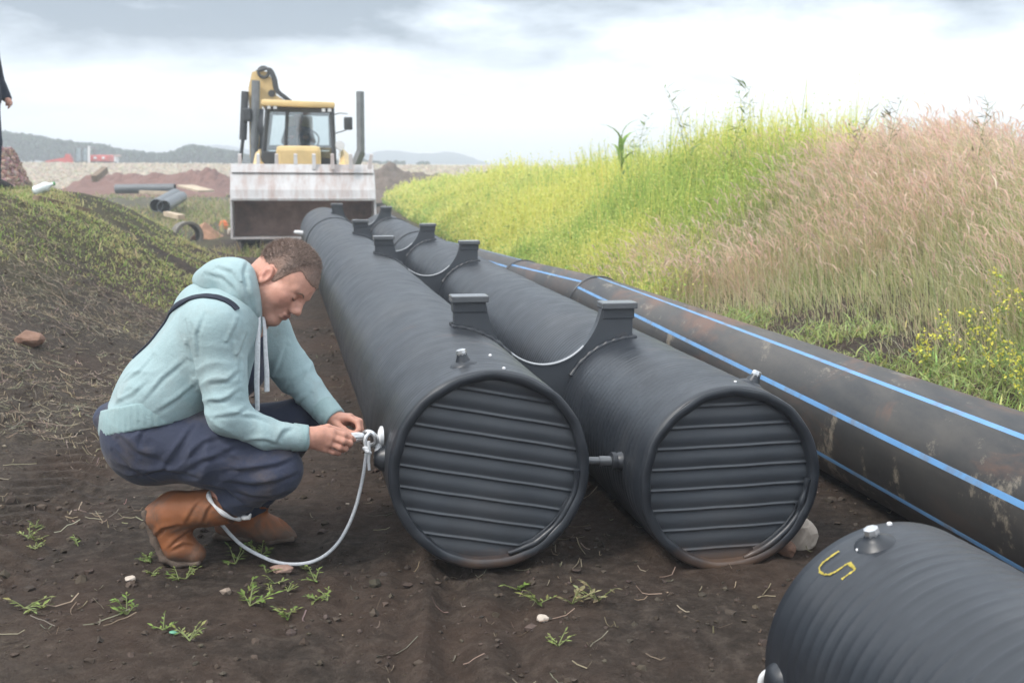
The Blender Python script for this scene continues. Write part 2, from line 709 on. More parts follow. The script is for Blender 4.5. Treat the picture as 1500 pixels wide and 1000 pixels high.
def pipe_shell(name, base, R, s0, s1, root, pitch=0.033, seed=1, nseg=112, fine=5.5, closed=()):
    ss = list(np.arange(s0 + 0.06, min(s1, s0 + fine), pitch / 7))
    if s1 > s0 + fine:
        ss += list(np.arange(ss[-1] + pitch / 4, s1 - 0.06, pitch / 4))
    ss = np.array([s0, s0 + 0.004, s0 + 0.03] + ss + [s1 - 0.03, s1])
    th = np.linspace(0, 2 * np.pi, nseg, endpoint=False)
    S, T = np.meshgrid(ss, th, indexing='ij')
    Sh = S + pitch * T / (2 * np.pi)                 # spiral winding
    fade = np.clip((S - s0 - 0.04) / 0.02, 0, 1)
    rr = R + rib_profile(Sh, pitch, seed) * fade * (0.75 + 0.5 * vnoise(T * 1.3, S * 1.1, s=seed))
    rr = rr - 0.004 * (S <= s0 + 1e-6)
    e1 = np.cross(DA, [0, 0, 1.0])
    e1 /= np.linalg.norm(e1)
    e2 = np.cross(e1, DA)
    P = base[None, None] + S[..., None] * DA + rr[..., None] * (np.cos(T)[..., None] * e1 + np.sin(T)[..., None] * e2)
    n, k = S.shape
    ii = np.arange(n * k).reshape(n, k)
    q = np.stack([ii[:-1], ii[1:], np.roll(ii, -1, 1)[1:], np.roll(ii, -1, 1)[:-1]], -1).reshape(-1, 4)
    return obj(name, P.reshape(-1, 3), q, M_PE, root, True)


def pipe_face(base, R, s, root, tilt, seed, pitch=0.066):
    """recessed end panel with pressed horizontal ribs, the rim and its lumpy weld"""
    e1 = np.cross(DA, [0, 0, 1.0])
    e1 /= np.linalg.norm(e1)
    e2 = np.cross(e1, DA)
    # rim: a thick rounded ring
    prof = [(R - 0.004, 0.0), (R - 0.001, -0.004), (R - 0.004, -0.0085), (R - 0.014, -0.0095), (R - 0.028, -0.0080), (R - 0.0315, -0.002),
            (R - 0.032, 0.02), (R - 0.032, 0.05)]
    n = 128
    V, Fc = [], []
    for i in range(n):
        t = 2 * math.pi * i / n
        wob = 0.0012 * math.sin(7 * t + seed) + 0.001 * math.sin(17 * t)
        for r_, a_ in prof:
            V.append(base + DA * (s + a_ + wob) + (r_ + wob) * (math.cos(t) * e1 + math.sin(t) * e2))
    kk = len(prof)
    for i in range(n):
        j = (i + 1) % n
        for q in range(kk - 1):
            Fc.append((i * kk + q, i * kk + q + 1, j * kk + q + 1, j * kk + q))
    obj('rim', V, Fc, M_PE, root, True)
    ri = R - 0.030
    ys = np.linspace(-ri * 0.9995, ri * 0.9995, 260)
    m_ = 30
    g1 = math.cos(tilt) * e1 + math.sin(tilt) * e2
    g2 = -math.sin(tilt) * e1 + math.cos(tilt) * e2
    V = []
    for y in ys:
        c = math.sqrt(max(ri * ri - y * y, 1e-8))
        xs = np.linspace(-c, c, m_)
        f = ((y + seed * 0.013) / pitch) % 1.0
        # a sharp raised seam, then a shallow trough
        hgt = 0.0048 * math.exp(-((f - 0.12) / (0.075 if f > 0.12 else 0.045)) ** 2) + 0.0042 * (0.5 + 0.5 * math.cos(2 * math.pi * (f - 0.55)))
        for x in xs:
            w_ = hgt + 0.0022 * float(np.sin(x * 9 + y * 4 + seed)) + 0.0015 * math.sin(x * 31 + 5 * y)
            V.append(base + DA * (s + 0.026 - w_) + x * g1 + y * g2)
    idx_ = np.arange(len(ys) * m_).reshape(len(ys), m_)
    q = np.stack([idx_[:-1, :-1], idx_[:-1, 1:], idx_[1:, 1:], idx_[1:, :-1]], -1).reshape(-1, 4)
    obj('end_panel', V, q, M_PEFACE, root, True)
    # hand-laid weld along the lower right of the rim
    mb = MB()
    pts, rr = [], []
    for i in range(70):
        t = R_(-78 + 76 * i / 69)
        jit = 0.005 * float(vnoise([i * 0.11], [seed], s=4)[0])
        r_ = R - 0.030 - 0.006 + jit
        pts.append(base + DA * (s + 0.002 + 0.4 * jit) + r_ * (math.cos(t) * e1 + math.sin(t) * e2))
        rr.append(0.0095 + 0.003 * float(vnoise([i * 0.13], [seed + 3.3], s=6)[0]))
    mb.tube(pts, rr, 10)
    pts = [p + 0.012 * DA - 0.010 * (p - base - DA * ((p - base) @ DA)) / R for p in pts[8:52]]
    mb.tube(pts, [r_ * 0.45 for r_ in rr[8:52]], 8)
    mb.build('weld_bead', M_PE, root, True)


def lug(base, R, s, ang, root, h=0.034, mat2=None):
    """small conical boss with a bolt in it"""
    p, nrm = surf(base, R, s, ang)
    mb = MB()
    mb.tube([p - nrm * 0.006, p + nrm * 0.003, p + nrm * 0.010, p + nrm * h * 0.8, p + nrm * h], [0.046, 0.040, 0.024, 0.0165, 0.015], 18)
    o = mb.build('lug', M_PE, root, True)
    b = MB()
    b.tube([p + nrm * h * 0.9, p + nrm * (h + 0.003), p + nrm * (h + 0.012), p + nrm * (h + 0.014)], [0.016, 0.0165, 0.0155, 0.010], 8)
    b.build('bolt', M_ZINC, o, False)
    return p, nrm


def white_spot(base, R, px, py, root):
    s, an = pipe_hit(base, R, px, py)
    p, nrm = surf(base, R, s, an)
    mb = MB()
    mb.tube([p - nrm * 0.002, p + nrm * 0.004, p + nrm * 0.006], [0.006, 0.0055, 0.002], 8)
    mb.build('plug', M_WHITE, root, True)


LEN = 12.2
gap = 0.012
pipeA = empty('corrugated_pipe', A0, 'long black ribbed pipe beside the crouching man, its end panel ribs slanting', 'pipe',
              'black ribbed pipes on the ground')
pipe_shell('shell', A0, RA, 0, LEN, pipeA, seed=3)
pipe_face(A0, RA, 0, pipeA, R_(-11.5), 3)
lug(A0, RA, *pipe_hit(A0, RA, 679, 533), pipeA)
white_spot(A0, RA, 738, 540, pipeA)
white_spot(A0, RA, 718, 521, pipeA)
pipeB = empty('corrugated_pipe', B0, 'black ribbed pipe next to the blue striped pipe, its end panel ribs level', 'pipe',
              'black ribbed pipes on the ground')
pipe_shell('shell', B0, RB, 0, LEN - 0.5, pipeB, seed=8)
pipe_face(B0, RB, 0, pipeB, R_(0.5), 8)
lug(B0, RB, *pipe_hit(B0, RB, 1103, 558), pipeB)
white_spot(B0, RB, 1077, 560, pipeB)
for base, R, ln_, root in ((A0, RA, LEN, pipeA), (B0, RB, LEN - 0.5, pipeB)):
    V = [base + DA * (ln_ - 0.03)] + [surf(base, R - 0.002, ln_ - 0.03, 2 * math.pi * i / 64)[0] for i in range(64)]
    obj('end_panel', V, [(0, 1 + (i + 1) % 64, 1 + i) for i in range(64)], M_PEFACE, root, False)
# weld seam rings
for base, R, s, root in ((A0, RA, 9.2, pipeA), (B0, RB, 7.75, pipeB), (B0, RB, 10.3, pipeB)):
    mb = MB()
    mb.torus(base + DA * s, DA, R + 0.003, 0.009, 72, 8)
    mb.build('weld_ring', M_PE, root, True)
# far lug with its white fitting on the left flank of the long pipe
pf, nf = surf(A0, RA, 10.9, R_(172))
mb = MB()
mb.tube([pf - nf * 0.01, pf + nf * 0.05, pf + nf * 0.10, pf + nf * 0.11], [0.03, 0.028, 0.022, 0.012], 12)
mb.build('side_bolt', M_WHITE, pipeA, True)
# side boss by the man's hands
sL, aL = pipe_hit(A0, RA, 566, 640)
pL, nL = surf(A0, RA, max(sL, 0.16), R_(178))
mb = MB()
mb.tube([pL - nL * 0.01, pL + nL * 0.012, pL + nL * 0.03], [0.045, 0.036, 0.022], 18)
sideboss = mb.build('lug', M_PE, pipeA, True)
# stub between the two pipes: boss, flange and rod on the second pipe's left flank
sS, aS = pipe_hit(B0, RB, 905, 662)
pS, nS = surf(B0, RB, 0.20, R_(176))
mb = MB()
mb.tube([pS - nS * 0.01, pS + nS * 0.008, pS + nS * 0.018, pS + nS * 0.020, pS + nS * 0.034, pS + nS * 0.036], [0.034, 0.030, 0.024, 0.030, 0.030, 0.018], 18)
stub = mb.build('lug', M_PE, pipeB, True)
mb = MB()
mb.tube([pS + nS * 0.03, pS + nS * 0.075], [0.017, 0.017], 12)
mb.tube([pS + nS * 0.07, pS + nS * 0.128], [0.0135, 0.0135], 12)
mb.build('rod', M_CAP, stub, True)

# pipe D in the foreground
RD = 0.284
D0 = CAMP + ray(1297, 946) * (F_PX * RD / 190.0)
pipeD = empty('corrugated_pipe', D0, 'black ribbed pipe at the lower right corner with a yellow chalk numeral on it', 'pipe',
              'black ribbed pipes on the ground')
# its far end is the one in view; the pipe comes forward past the camera
E1 = np.cross(DA, [0, 0, 1.0]); E1 /= np.linalg.norm(E1); E2 = np.cross(E1, DA)


def pipeD_shell():
    ss = np.concatenate([[0, -0.004, -0.03], np.arange(-0.05, -2.2, -0.036 / 8), [-3.2, -4.6]])
    th = np.linspace(0, 2 * np.pi, 150, endpoint=False)
    S, T = np.meshgrid(ss, th, indexing='ij')
    fade = np.clip((-S - 0.03) / 0.03, 0, 1)
    rr = RD + rib_profile(S + 0.036 * T / 6.283 + 9, 0.036, 5, 0.0017) * fade - 0.006 * (S > -0.002)
    P = D0[None, None] + S[..., None] * DA + rr[..., None] * (np.cos(T)[..., None] * E1 + np.sin(T)[..., None] * E2)
    n, k = S.shape
    ii = np.arange(n * k).reshape(n, k)
    q = np.stack([ii[:-1], np.roll(ii, -1, 1)[:-1], np.roll(ii, -1, 1)[1:], ii[1:]], -1).reshape(-1, 4)
    obj('shell', P.reshape(-1, 3), q, M_PE, pipeD, True)
    # plain end disc
    V = [D0 + DA * -0.02] + [D0 + DA * -0.02 + (RD - 0.01) * (math.cos(t) * E1 + math.sin(t) * E2) for t in th]
    obj('end_panel', V, [(0, 1 + i, 1 + (i + 1) % 150) for i in range(150)], M_PEFACE, pipeD, False)


pipeD_shell()
sD, aD = pipe_hit(D0, RD, 1281, 795)
pDl, nDl = lug(D0, RD, sD, aD, pipeD, 0.022)
for q in ((1303, 768), (1258, 806)):
    white_spot(D0, RD, *q, pipeD)
M_CHALK = simple('yellow_chalk', (0.42, 0.34, 0.06), 0.9, 0.35, 60, 0.3)
strokes = [[(1229, 807), (1221, 812), (1213, 818), (1205, 824), (1200, 831), (1201, 837), (1207, 841), (1215, 841), (1224, 837), (1233, 831), (1240, 826), (1245, 824), (1250, 829), (1253, 834)],
           [(1253, 834), (1247, 838), (1240, 843), (1233, 848)], [(1244, 825), (1251, 833)], [(1246, 827), (1249, 829), (1251, 831)]]
mb = MB()
for st in strokes:
    pts = []
    for (px, py) in st:
        s_, a_ = pipe_hit(D0, RD + 0.002, px, py)
        p, nn_ = surf(D0, RD + 0.0030, s_, a_)
        pts.append(p)
    P = []
    for i in range(len(pts) - 1):
        for k in range(6):
            P.append(pts[i] * (1 - k / 6) + pts[i + 1] * k / 6)
    P.append(pts[-1])
    P = np.array(P)
    rel = P - D0
    NRc = rel - np.outer(rel @ DA, DA)
    NRc /= np.linalg.norm(NRc, axis=1)[:, None]
    V, Fc = [], []
    for i in range(len(P)):                 # thin ragged film of chalk
        t = P[min(i + 1, len(P) - 1)] - P[max(i - 1, 0)]
        sd = np.cross(NRc[i], t)
        sd /= np.linalg.norm(sd) + 1e-9
        wd = 0.0031 * (0.75 + 0.55 * float(vnoise([i * 0.7], [len(P) * 0.7], s=2)[0]))
        V += [P[i] - sd * wd - NRc[i] * 0.0004, P[i] + NRc[i] * 0.0003, P[i] + sd * wd - NRc[i] * 0.0004]
    for i in range(len(P) - 1):
        Fc += [(3 * i, 3 * i + 1, 3 * i + 4, 3 * i + 3), (3 * i + 1, 3 * i + 2, 3 * i + 5, 3 * i + 4)]
    mb.add(V, Fc)
mb.build('chalk_mark', M_CHALK, pipeD, True)
# eye bolt and shackle low on its left flank
pE, nE = surf(D0, RD, -0.06, R_(186))
mb = MB()
mb.tube([pE - nE * 0.01, pE + nE * 0.01, pE + nE * 0.02], [0.045, 0.036, 0.02], 16)
mb.build('lug', M_PE, pipeD, True)
mb = MB()
cS = at(1136, 1001, D0[1] - 0.05)
mb.torus(cS, (0.25, 1, 0.1), 0.030, 0.0085, 28, 10)
mb.tube([cS + np.array([0.025, 0, 0.0]), cS + np.array([0.07, 0.01, -0.004])], 0.011, 10)
tag(mb.build('shackle', M_WHITE, None, True), 'white shackle ring on the flank of the chalk marked pipe, cut by the bottom edge', 'shackle')

# ------------------------------------------------------------------ U-shaped spacer brackets across the pair
S_BR = (0.927, 4.392, 6.559, 10.394)
SEP, ZB_ = 0.7483, B0[2] - A0[2]


def bracket(s):
    o3 = A0 + DA * s
    P3 = lambda p, q, a_=0.0: o3 + PERP * p + np.array([0, 0, q]) + DA * a_
    root = empty('pipe_bracket', o3, 'black U-shaped bracket with two caps, nearest of the row across the pipe pair', 'bracket',
                 'brackets joining the two long pipes')
    T = 0.040
    poly = []
    top = 0.405
    poly += [(0.030, top)]
    for i in range(13):                       # along pipe A, just inside its wall
        p = 0.030 + (0.285 - 0.030) * i / 12
        poly.append((p, math.sqrt((RA - 0.006) ** 2 - p * p)))
    poly += [(0.296, 0.02), (0.300, -0.12), (0.462, -0.12), (0.462, 0.0)]
    for i in range(13):
        p = 0.478 + (0.738 - 0.478) * i / 12
        poly.append((p, ZB_ + math.sqrt(max((RB - 0.006) ** 2 - (p - SEP) ** 2, 0))))
    poly += [(0.738, 0.368), (0.622, 0.368)]
    for i in range(29):                        # the U
        t = R_(-8 - 164 * i / 28)
        p = 0.385 + 0.232 * math.cos(t)
        q = 0.425 + 0.272 * math.sin(t)
        poly.append((p, q - 0.0 * p))
    poly += [(0.150, top)]
    mb = MB()
    mb.prism([P3(p, q, -T / 2) for p, q in poly], DA * T)
    pl = mb.build('plate', M_PEFACE, root, False)
    ed = MB()  # sky reflection along the U edge, put in as a pale tube
    ed.tube([P3(0.385 + 0.232 * math.cos(R_(t)), 0.425 + 0.272 * math.sin(R_(t)) + 0.002, -T / 2 - 0.001) for t in range(-128, -47, 4)], 0.0042, 7)
    ed.build('edge_glint', M_CAPL, root, True)
    for (pc, qt) in ((0.0885, 0.43), (0.680, 0.394)):
        rot = Matrix([list(PERP), list(DA), [0, 0, 1]]).transposed()
        b = MB()
        b.box(P3(pc, qt - 0.0125), (0.142, 0.085, 0.025), rot, 0.004)
        b.build('cap', M_CAP, root, False)
        c2 = MB()
        c2.box(P3(pc, qt - 0.045), (0.128, 0.050, 0.04), rot, 0.004)
        c2.build('collar', M_PEFACE, root, False)
    for side in (-1, 1):
        for which in (0, 1):
            w = MB()
            pts, rr = [], []
            for i in range(26):
                f = i / 25
                if which == 0:
                    p = 0.018 + 0.262 * f
                    q = math.sqrt((RA + 0.002) ** 2 - p * p)
                else:
                    p = 0.492 + 0.262 * f
                    q = ZB_ + math.sqrt((RB + 0.002) ** 2 - (p - SEP) ** 2)
                pts.append(P3(p, q, side * (T / 2 + 0.006)))
                rr.append(0.0115 + 0.003 * math.sin(i * 1.9 + which))
            w.tube(pts, rr, 9)
            w.build('weld_bead', M_PE, root, True)
    return root


br = bracket(S_BR[0])
LB = ['black U-shaped bracket with two caps, second from the front across the pipe pair',
      'black U-shaped bracket with two caps, third from the front across the pipe pair',
      'black U-shaped bracket with two caps, farthest back, close to the loader bucket']
for s_, lb in zip(S_BR[1:], LB):
    c = copy_tree(br)
    c.location = Vector(A0 + DA * s_)
    c['label'] = lb

# ------------------------------------------------------------------ the blue-striped pipe
m = Mat('striped_pipe_black')
c = m.ramp(m.noise(2.0, 6), [(0.3, (0.018, 0.018, 0.019)), (0.7, (0.034, 0.033, 0.032))])
geo = m.n('ShaderNodeNewGeometry')
sz = m.n('ShaderNodeSeparateXYZ')
m.l(geo.outputs['Position'], sz.inputs[0])
tp = m.n('ShaderNodeMapRange')
tp.inputs['From Min'].default_value = 0.16
tp.inputs['From Max'].default_value = 0.46
m.l(sz.outputs['Z'], tp.inputs['Value'])
du = m.ramp(m.noise(2.4, 9, 0.7, stretch=(1.3, 0.3, 1.3)), [(0.38, (0, 0, 0)), (0.62, (1, 1, 1))])
du = m.mix(1.0, du, tp.outputs[0], 'MULTIPLY')
c = m.mix(m.mix(0.55, (0, 0, 0), du), c, (0.135, 0.115, 0.092))
ru = m.ramp(m.noise(1.25, 9, 0.7, stretch=(1.6, 0.55, 1.6), dist=0.8), [(0.50, (0, 0, 0)), (0.62, (1, 1, 1))])
ru = m.mix(1.0, ru, tp.outputs[0], 'MULTIPLY')
c = m.mix(m.mix(0.75, (0, 0, 0), ru), c, (0.17, 0.078, 0.042))
sc_ = m.ramp(m.noise(5.0, 10, 0.78, stretch=(1.6, 0.6, 0.45)), [(0.57, (0, 0, 0)), (0.63, (1, 1, 1))])
c = m.mix(m.mix(0.65, (0, 0, 0), sc_), c, (0.25, 0.215, 0.165))
m.base(c)
m.set(Roughness=0.48)
m.p.inputs['Specular IOR Level'].default_value = 0.5
m.bump(m.noise(30, 5), 0.12, 0.003)
M_STR = m.m
m = Mat('blue_stripe')
c = m.ramp(m.noise(5, 5), [(0.3, (0.10, 0.25, 0.49)), (0.7, (0.14, 0.32, 0.57))])
c = m.mix(m.ramp(m.noise(7, 8, 0.7), [(0.5, (0, 0, 0)), (0.72, (0.85, 0.85, 0.85))]), c, (0.17, 0.155, 0.135))
m.base(c)
m.set(Roughness=0.5)
M_BLUE = m.m
RC = 0.2386


def top_axis(px, py, zc):                  # axis point whose top edge shows at that spot
    r = ray(px, py)
    t = (zc + RC * 0.93 - CAM_H) / r[2]
    p = CAMP + r * t
    return np.array([p[0] - 0.36 * RC * 0.98, p[1], zc])


yc_, sc_l = -0.1548, -0.0249
DC = np.array([math.sin(yc_), math.cos(yc_), sc_l])
DC /= np.linalg.norm(DC)
C0 = np.array([1.5153, 3.5, 0.2585])
cpts = [C0 + DC * s_ for s_ in (-6.0, -4.0, -2.0, 0.0, 2.0, 4.0)]
J1 = C0 + DC * 5.38
J2 = top_axis(780, 384.5, 0.085)
J3 = top_axis(648, 352, 0.00)
cpts += [J1, J2, J3, J3 + (J3 - J2) * 0.5]
cpts = [np.asarray(p) for p in cpts]


def spline(P, n=12):
    o = []
    for i in range(len(P) - 1):
        p0, p1, p2, p3 = P[max(i - 1, 0)], P[i], P[i + 1], P[min(i + 2, len(P) - 1)]
        for k in range(n):
            t = k / n
            o.append(0.5 * ((2 * p1) + (-p0 + p2) * t + (2 * p0 - 5 * p1 + 4 * p2 - p3) * t * t + (-p0 + 3 * p1 - 3 * p2 + p3) * t ** 3))
    o.append(P[-1])
    return o


pipeC = empty('striped_pipe', cpts[3] - np.array([0, 0, RC]), 'dusty black pipe with blue lengthwise stripes lying along the foot of the grassy bank', 'pipe')


def striped(pts, offs, name, twist=0.0):
    pts = spline(pts, 10)
    angs = []
    lead = [float((np.asarray(p) - C0) @ DC) for p in pts]
    for k in range(8):
        c0 = offs + 45 * k
        hw = 2.3
        angs += [(c0 - hw, 1), (c0 + hw, 0)]
        angs += [(c0 + hw + (45 - 2 * hw) * j / 6, 0) for j in range(1, 6)]
    n = len(angs)
    V, Fc, fm = [], [], []
    for i, p in enumerate(pts):
        t = pts[min(i + 1, len(pts) - 1)] - pts[max(i - 1, 0)]
        t = t / np.linalg.norm(t)
        e1 = np.cross(t, [0, 0, 1.0]); e1 /= np.linalg.norm(e1)
        e2 = np.cross(e1, t)
        for a_, _ in angs:
            th = R_(a_ - twist * lead[i])
            V.append(p + RC * (math.cos(th) * e1 + math.sin(th) * e2))
    for i in range(len(pts) - 1):
        for k in range(n):
            k2 = (k + 1) % n
            Fc.append((i * n + k, (i + 1) * n + k, (i + 1) * n + k2, i * n + k2))
            fm.append(angs[k][1])
    for ring in (0, len(pts) - 1):
        b = ring * n
        Fc.append(tuple(b + k for k in range(n)))
        fm.append(0)
    o = obj(name, V, Fc, M_STR, pipeC, True, mats=[M_STR, M_BLUE], fm=fm)
    o.data.set_sharp_from_angle(angle=R_(45))
    return o


dirn = lambda a_, b_: (b_ - a_) / np.linalg.norm(b_ - a_)
striped(cpts[:6] + [J1 - dirn(cpts[5], J1) * 0.01], 114.9, 'pipe_length', 4.3)
striped([J1 + dirn(J1, J2) * 0.01, (J1 + J2) / 2, J2 - dirn(J1, J2) * 0.01], 122.0, 'pipe_length')
striped([J2 + dirn(J2, J3) * 0.01, (J2 + J3) / 2 + np.array([0.02, 0, 0]), J3, cpts[-1]], 131.0, 'pipe_length')
for j, dd in ((J1, dirn(cpts[5], J1)), (J2, dirn(J1, J2))):
    mb = MB()
    mb.torus(j - dd * 0.007, dd, RC + 0.001, 0.0105, 60, 8)
    mb.torus(j + dd * 0.007, dd, RC + 0.001, 0.0105, 60, 8)
    mb.build('weld_ring', M_PE, pipeC, True)
# ------------------------------------------------------------------ smooth bodies: blended tapered capsules meshed by surface nets
class Body:
    def __init__(self):
        self.P = []                       # (type, params, k, sign)

    def cap(self, a, b, ra, rb=None, k=0.03, sub=False):
        self.P.append(('c', np.asarray(a, float), np.asarray(b, float), ra, ra if rb is None else rb, k, sub))
        return self

    def chain(self, pts, rs, k=0.02):
        for i in range(len(pts) - 1):
            self.cap(pts[i], pts[i + 1], rs[i], rs[i + 1], k)
        return self

    def ell(self, c, radii, M=None, k=0.03, sub=False):
        """M rows: local axes"""
        self.P.append(('e', np.asarray(c, float), np.asarray(radii, float), np.eye(3) if M is None else np.asarray(M, float), 0, k, sub))
        return self

    def d1(self, pr, X):
        if pr[0] == 'c':
            _, a, b, ra, rb, k, s = pr
            ab = b - a
            t = np.clip(((X - a) @ ab) / (ab @ ab + 1e-12), 0, 1)
            return np.linalg.norm(X - a - t[:, None] * ab, axis=1) - (ra + (rb - ra) * t)
        _, c, rad, M, _, k, s = pr
        q = (X - c) @ M.T
        k0 = np.linalg.norm(q / rad, axis=1)
        k1 = np.linalg.norm(q / rad ** 2, axis=1) + 1e-9
        return k0 * (k0 - 1) / k1

    def eval(self, X, prims=None):
        D = None
        for pr in (self.P if prims is None else prims):
            d = self.d1(pr, X)
            k = pr[5]
            if pr[6]:
                if D is None:
                    continue
                h = np.clip(0.5 - 0.5 * (D + d) / k, 0, 1)
                D = D * (1 - h) - d * h + k * h * (1 - h)
            elif D is None:
                D = d
            else:
                h = np.clip(0.5 + 0.5 * (D - d) / k, 0, 1)
                D = D * (1 - h) + d * h - k * h * (1 - h)
        return D

    def bounds(self):
        lo, hi = np.full(3, 1e9), np.full(3, -1e9)
        for pr in self.P:
            if pr[6]:
                continue
            if pr[0] == 'c':
                r = max(pr[3], pr[4]) + 0.03
                for p in (pr[1], pr[2]):
                    lo = np.minimum(lo, p - r)
                    hi = np.maximum(hi, p + r)
            else:
                r = pr[2].max() + 0.03
                lo = np.minimum(lo, pr[1] - r)
                hi = np.maximum(hi, pr[1] + r)
        return lo, hi

    def mesh(self, h=0.005, disp=None, post=None, grow=0.0):
        """disp(X) adds to the distance; post(X, D) may cut"""
        lo, hi = self.bounds()
        lo, hi = lo - grow, hi + grow
        B = 10
        nb = np.ceil((hi - lo) / (h * B)).astype(int) + 1
        diag = h * B * math.sqrt(3) / 2
        g = np.stack(np.meshgrid(*[np.arange(n) for n in nb], indexing='ij'), -1).reshape(-1, 3)
        C = lo + (g + 0.5) * h * B
        ds = np.stack([self.d1(p, C) for p in self.P], 1)
        pos = np.array([not p[6] for p in self.P])
        kmax = max(p[5] for p in self.P)
        dm = ds[:, pos].min(1)
        act = (dm < diag * 1.15 + 0.03 + kmax * 0.6 + grow) & (dm > -(diag * 2.2 + 0.06))
        loc = np.stack(np.meshgrid(*[np.arange(B + 1)] * 3, indexing='ij'), -1).reshape(-1, 3)
        NN = int(nb.max() * B + 8)
        cells_k, cells_v, quadsk = [], [], []
        sh = (B + 1,) * 3
        corners = [(a, b, c) for a in (0, 1) for b in (0, 1) for c in (0, 1)]
        edges = [(i, j) for i in range(8) for j in range(i + 1, 8) if sum(abs(corners[i][q] - corners[j][q]) for q in range(3)) == 1]
        for bi in np.nonzero(act)[0]:
            sel = [self.P[j] for j in range(len(self.P)) if (ds[bi, j] < dm[bi] + 2 * diag + self.P[j][5] + 0.02 if pos[j] else ds[bi, j] < diag + 0.05)]
            gi = g[bi] * B
            X = lo + (gi + loc) * h
            D = self.eval(X, sel)
            if D is None:
                continue
            if grow:
                D = D - grow
            if disp is not None:
                D = D + disp(X)
            if post is not None:
                D = post(X, D)
            if D.min() > 0 or D.max() < 0:
                continue
            D = D.reshape(sh)
            I = D < 0
            cs = [D[a:a + B, b:b + B, c:c + B] for a, b, c in corners]
            ii = [I[a:a + B, b:b + B, c:c + B] for a, b, c in corners]
            cnt = sum(x.astype(int) for x in ii)
            mk = (cnt > 0) & (cnt < 8)
            w_ = np.argwhere(mk)
            if len(w_):
                vals = np.stack([c[mk] for c in cs], 1)
                acc = np.zeros((len(w_), 3))
                num = np.zeros(len(w_))
                for i, j in edges:
                    a, b = vals[:, i], vals[:, j]
                    x = (a < 0) != (b < 0)
                    t = np.where(x, a / np.where(x, a - b, 1), 0)
                    p = np.array(corners[i])[None] + t[:, None] * (np.array(corners[j]) - np.array(corners[i]))[None]
                    acc += p * x[:, None]
                    num += x
                v = lo + (gi + w_ + acc / num[:, None]) * h
                gg = gi + w_ + 2
                cells_k.append((gg[:, 0] * NN + gg[:, 1]) * NN + gg[:, 2])
                cells_v.append(v)
            for ax in range(3):
                s0 = [slice(0, B)] * 3
                s1 = list(s0)
                s1[ax] = slice(1, B + 1)
                a, b = I[tuple(s0)], I[tuple(s1)]
                e_ = np.argwhere(a != b)
                if len(e_):
                    fl = a[tuple(e_.T)]
                    gg = gi + e_ + 2
                    u_, v_ = (ax + 1) % 3, (ax + 2) % 3
                    q = []
                    for du, dv in ((0, 0), (-1, 0), (-1, -1), (0, -1)):
                        c = gg.copy()
                        c[:, u_] += du
                        c[:, v_] += dv
                        q.append((c[:, 0] * NN + c[:, 1]) * NN + c[:, 2])
                    q = np.stack(q, 1)
                    q[~fl] = q[~fl][:, ::-1]
                    quadsk.append(q)
        K = np.concatenate(cells_k)
        V = np.concatenate(cells_v)
        order = np.argsort(K)
        K, V = K[order], V[order]
        Q = np.concatenate(quadsk)
        pos_ = np.clip(np.searchsorted(K, Q), 0, len(K) - 1)
        ok = (K[pos_] == Q).all(1)
        return V, pos_[ok]

    def hit(self, px, py, near=2.6, far=4.4):
        """where a sight line meets the surface (or passes nearest to it)"""
        r = ray(px, py)
        t = np.linspace(near, far, 900)
        X = CAMP + r[None] * t[:, None]
        D = self.eval(X)
        i = int(np.argmax(D < 0)) if (D < 0).any() else int(np.argmin(D))
        p = X[i]
        e_ = 0.002
        g_ = np.array([(self.eval((p + v)[None])[0] - self.eval((p - v)[None])[0]) for v in np.eye(3) * e_])
        return p, g_ / (np.linalg.norm(g_) + 1e-9)

    def nearest(self, p, off=0.0, it=8):
        p = np.asarray(p, float).copy()
        for _ in range(it):
            e_ = 0.002
            g_ = np.array([(self.eval((p + v)[None])[0] - self.eval((p - v)[None])[0]) for v in np.eye(3) * e_])
            g_ /= np.linalg.norm(g_) + 1e-9
            p = p - g_ * (self.eval(p[None])[0] - off) * 0.8
        return p, g_


def ribbon(path, width, thick, nrm):
    """flat band along a path with given normals"""
    V, Fc = [], []
    n = len(path)
    for i in range(n):
        t = path[min(i + 1, n - 1)] - path[max(i - 1, 0)]
        t /= np.linalg.norm(t) + 1e-9
        s_ = np.cross(nrm[i], t)
        s_ /= np.linalg.norm(s_) + 1e-9
        for a_, b_ in ((-1, 0), (-0.85, 1), (0.85, 1), (1, 0)):
            V.append(path[i] + s_ * width / 2 * a_ + nrm[i] * thick * b_)
    for i in range(n - 1):
        for k in range(4):
            k2 = (k + 1) % 4
            Fc.append((i * 4 + k, i * 4 + k2, (i + 1) * 4 + k2, (i + 1) * 4 + k))
    Fc.append((0, 1, 2, 3))
    Fc.append(tuple((n - 1) * 4 + k for k in (3, 2, 1, 0)))
    return np.array(V), Fc


def skin_mat(name='skin'):
    m = Mat(name)
    a = m.n('ShaderNodeVertexColor')
    a.layer_name = 'tint'
    f = m.ramp(m.noise(60, 5, 0.6), [(0.3, (0.86, 0.84, 0.83)), (0.7, (1.08, 1.06, 1.05))])
    m.base(m.mix(1.0, a.outputs['Color'], f, 'MULTIPLY'))
    m.set(Roughness=0.5)
    m.p.inputs['Specular IOR Level'].default_value = 0.4
    m.p.inputs['Subsurface Weight'].default_value = 0.12
    m.p.inputs['Subsurface Radius'].default_value = (0.01, 0.004, 0.002)
    m.bump(m.noise(300, 3), 0.1, 0.001)
    return m.m


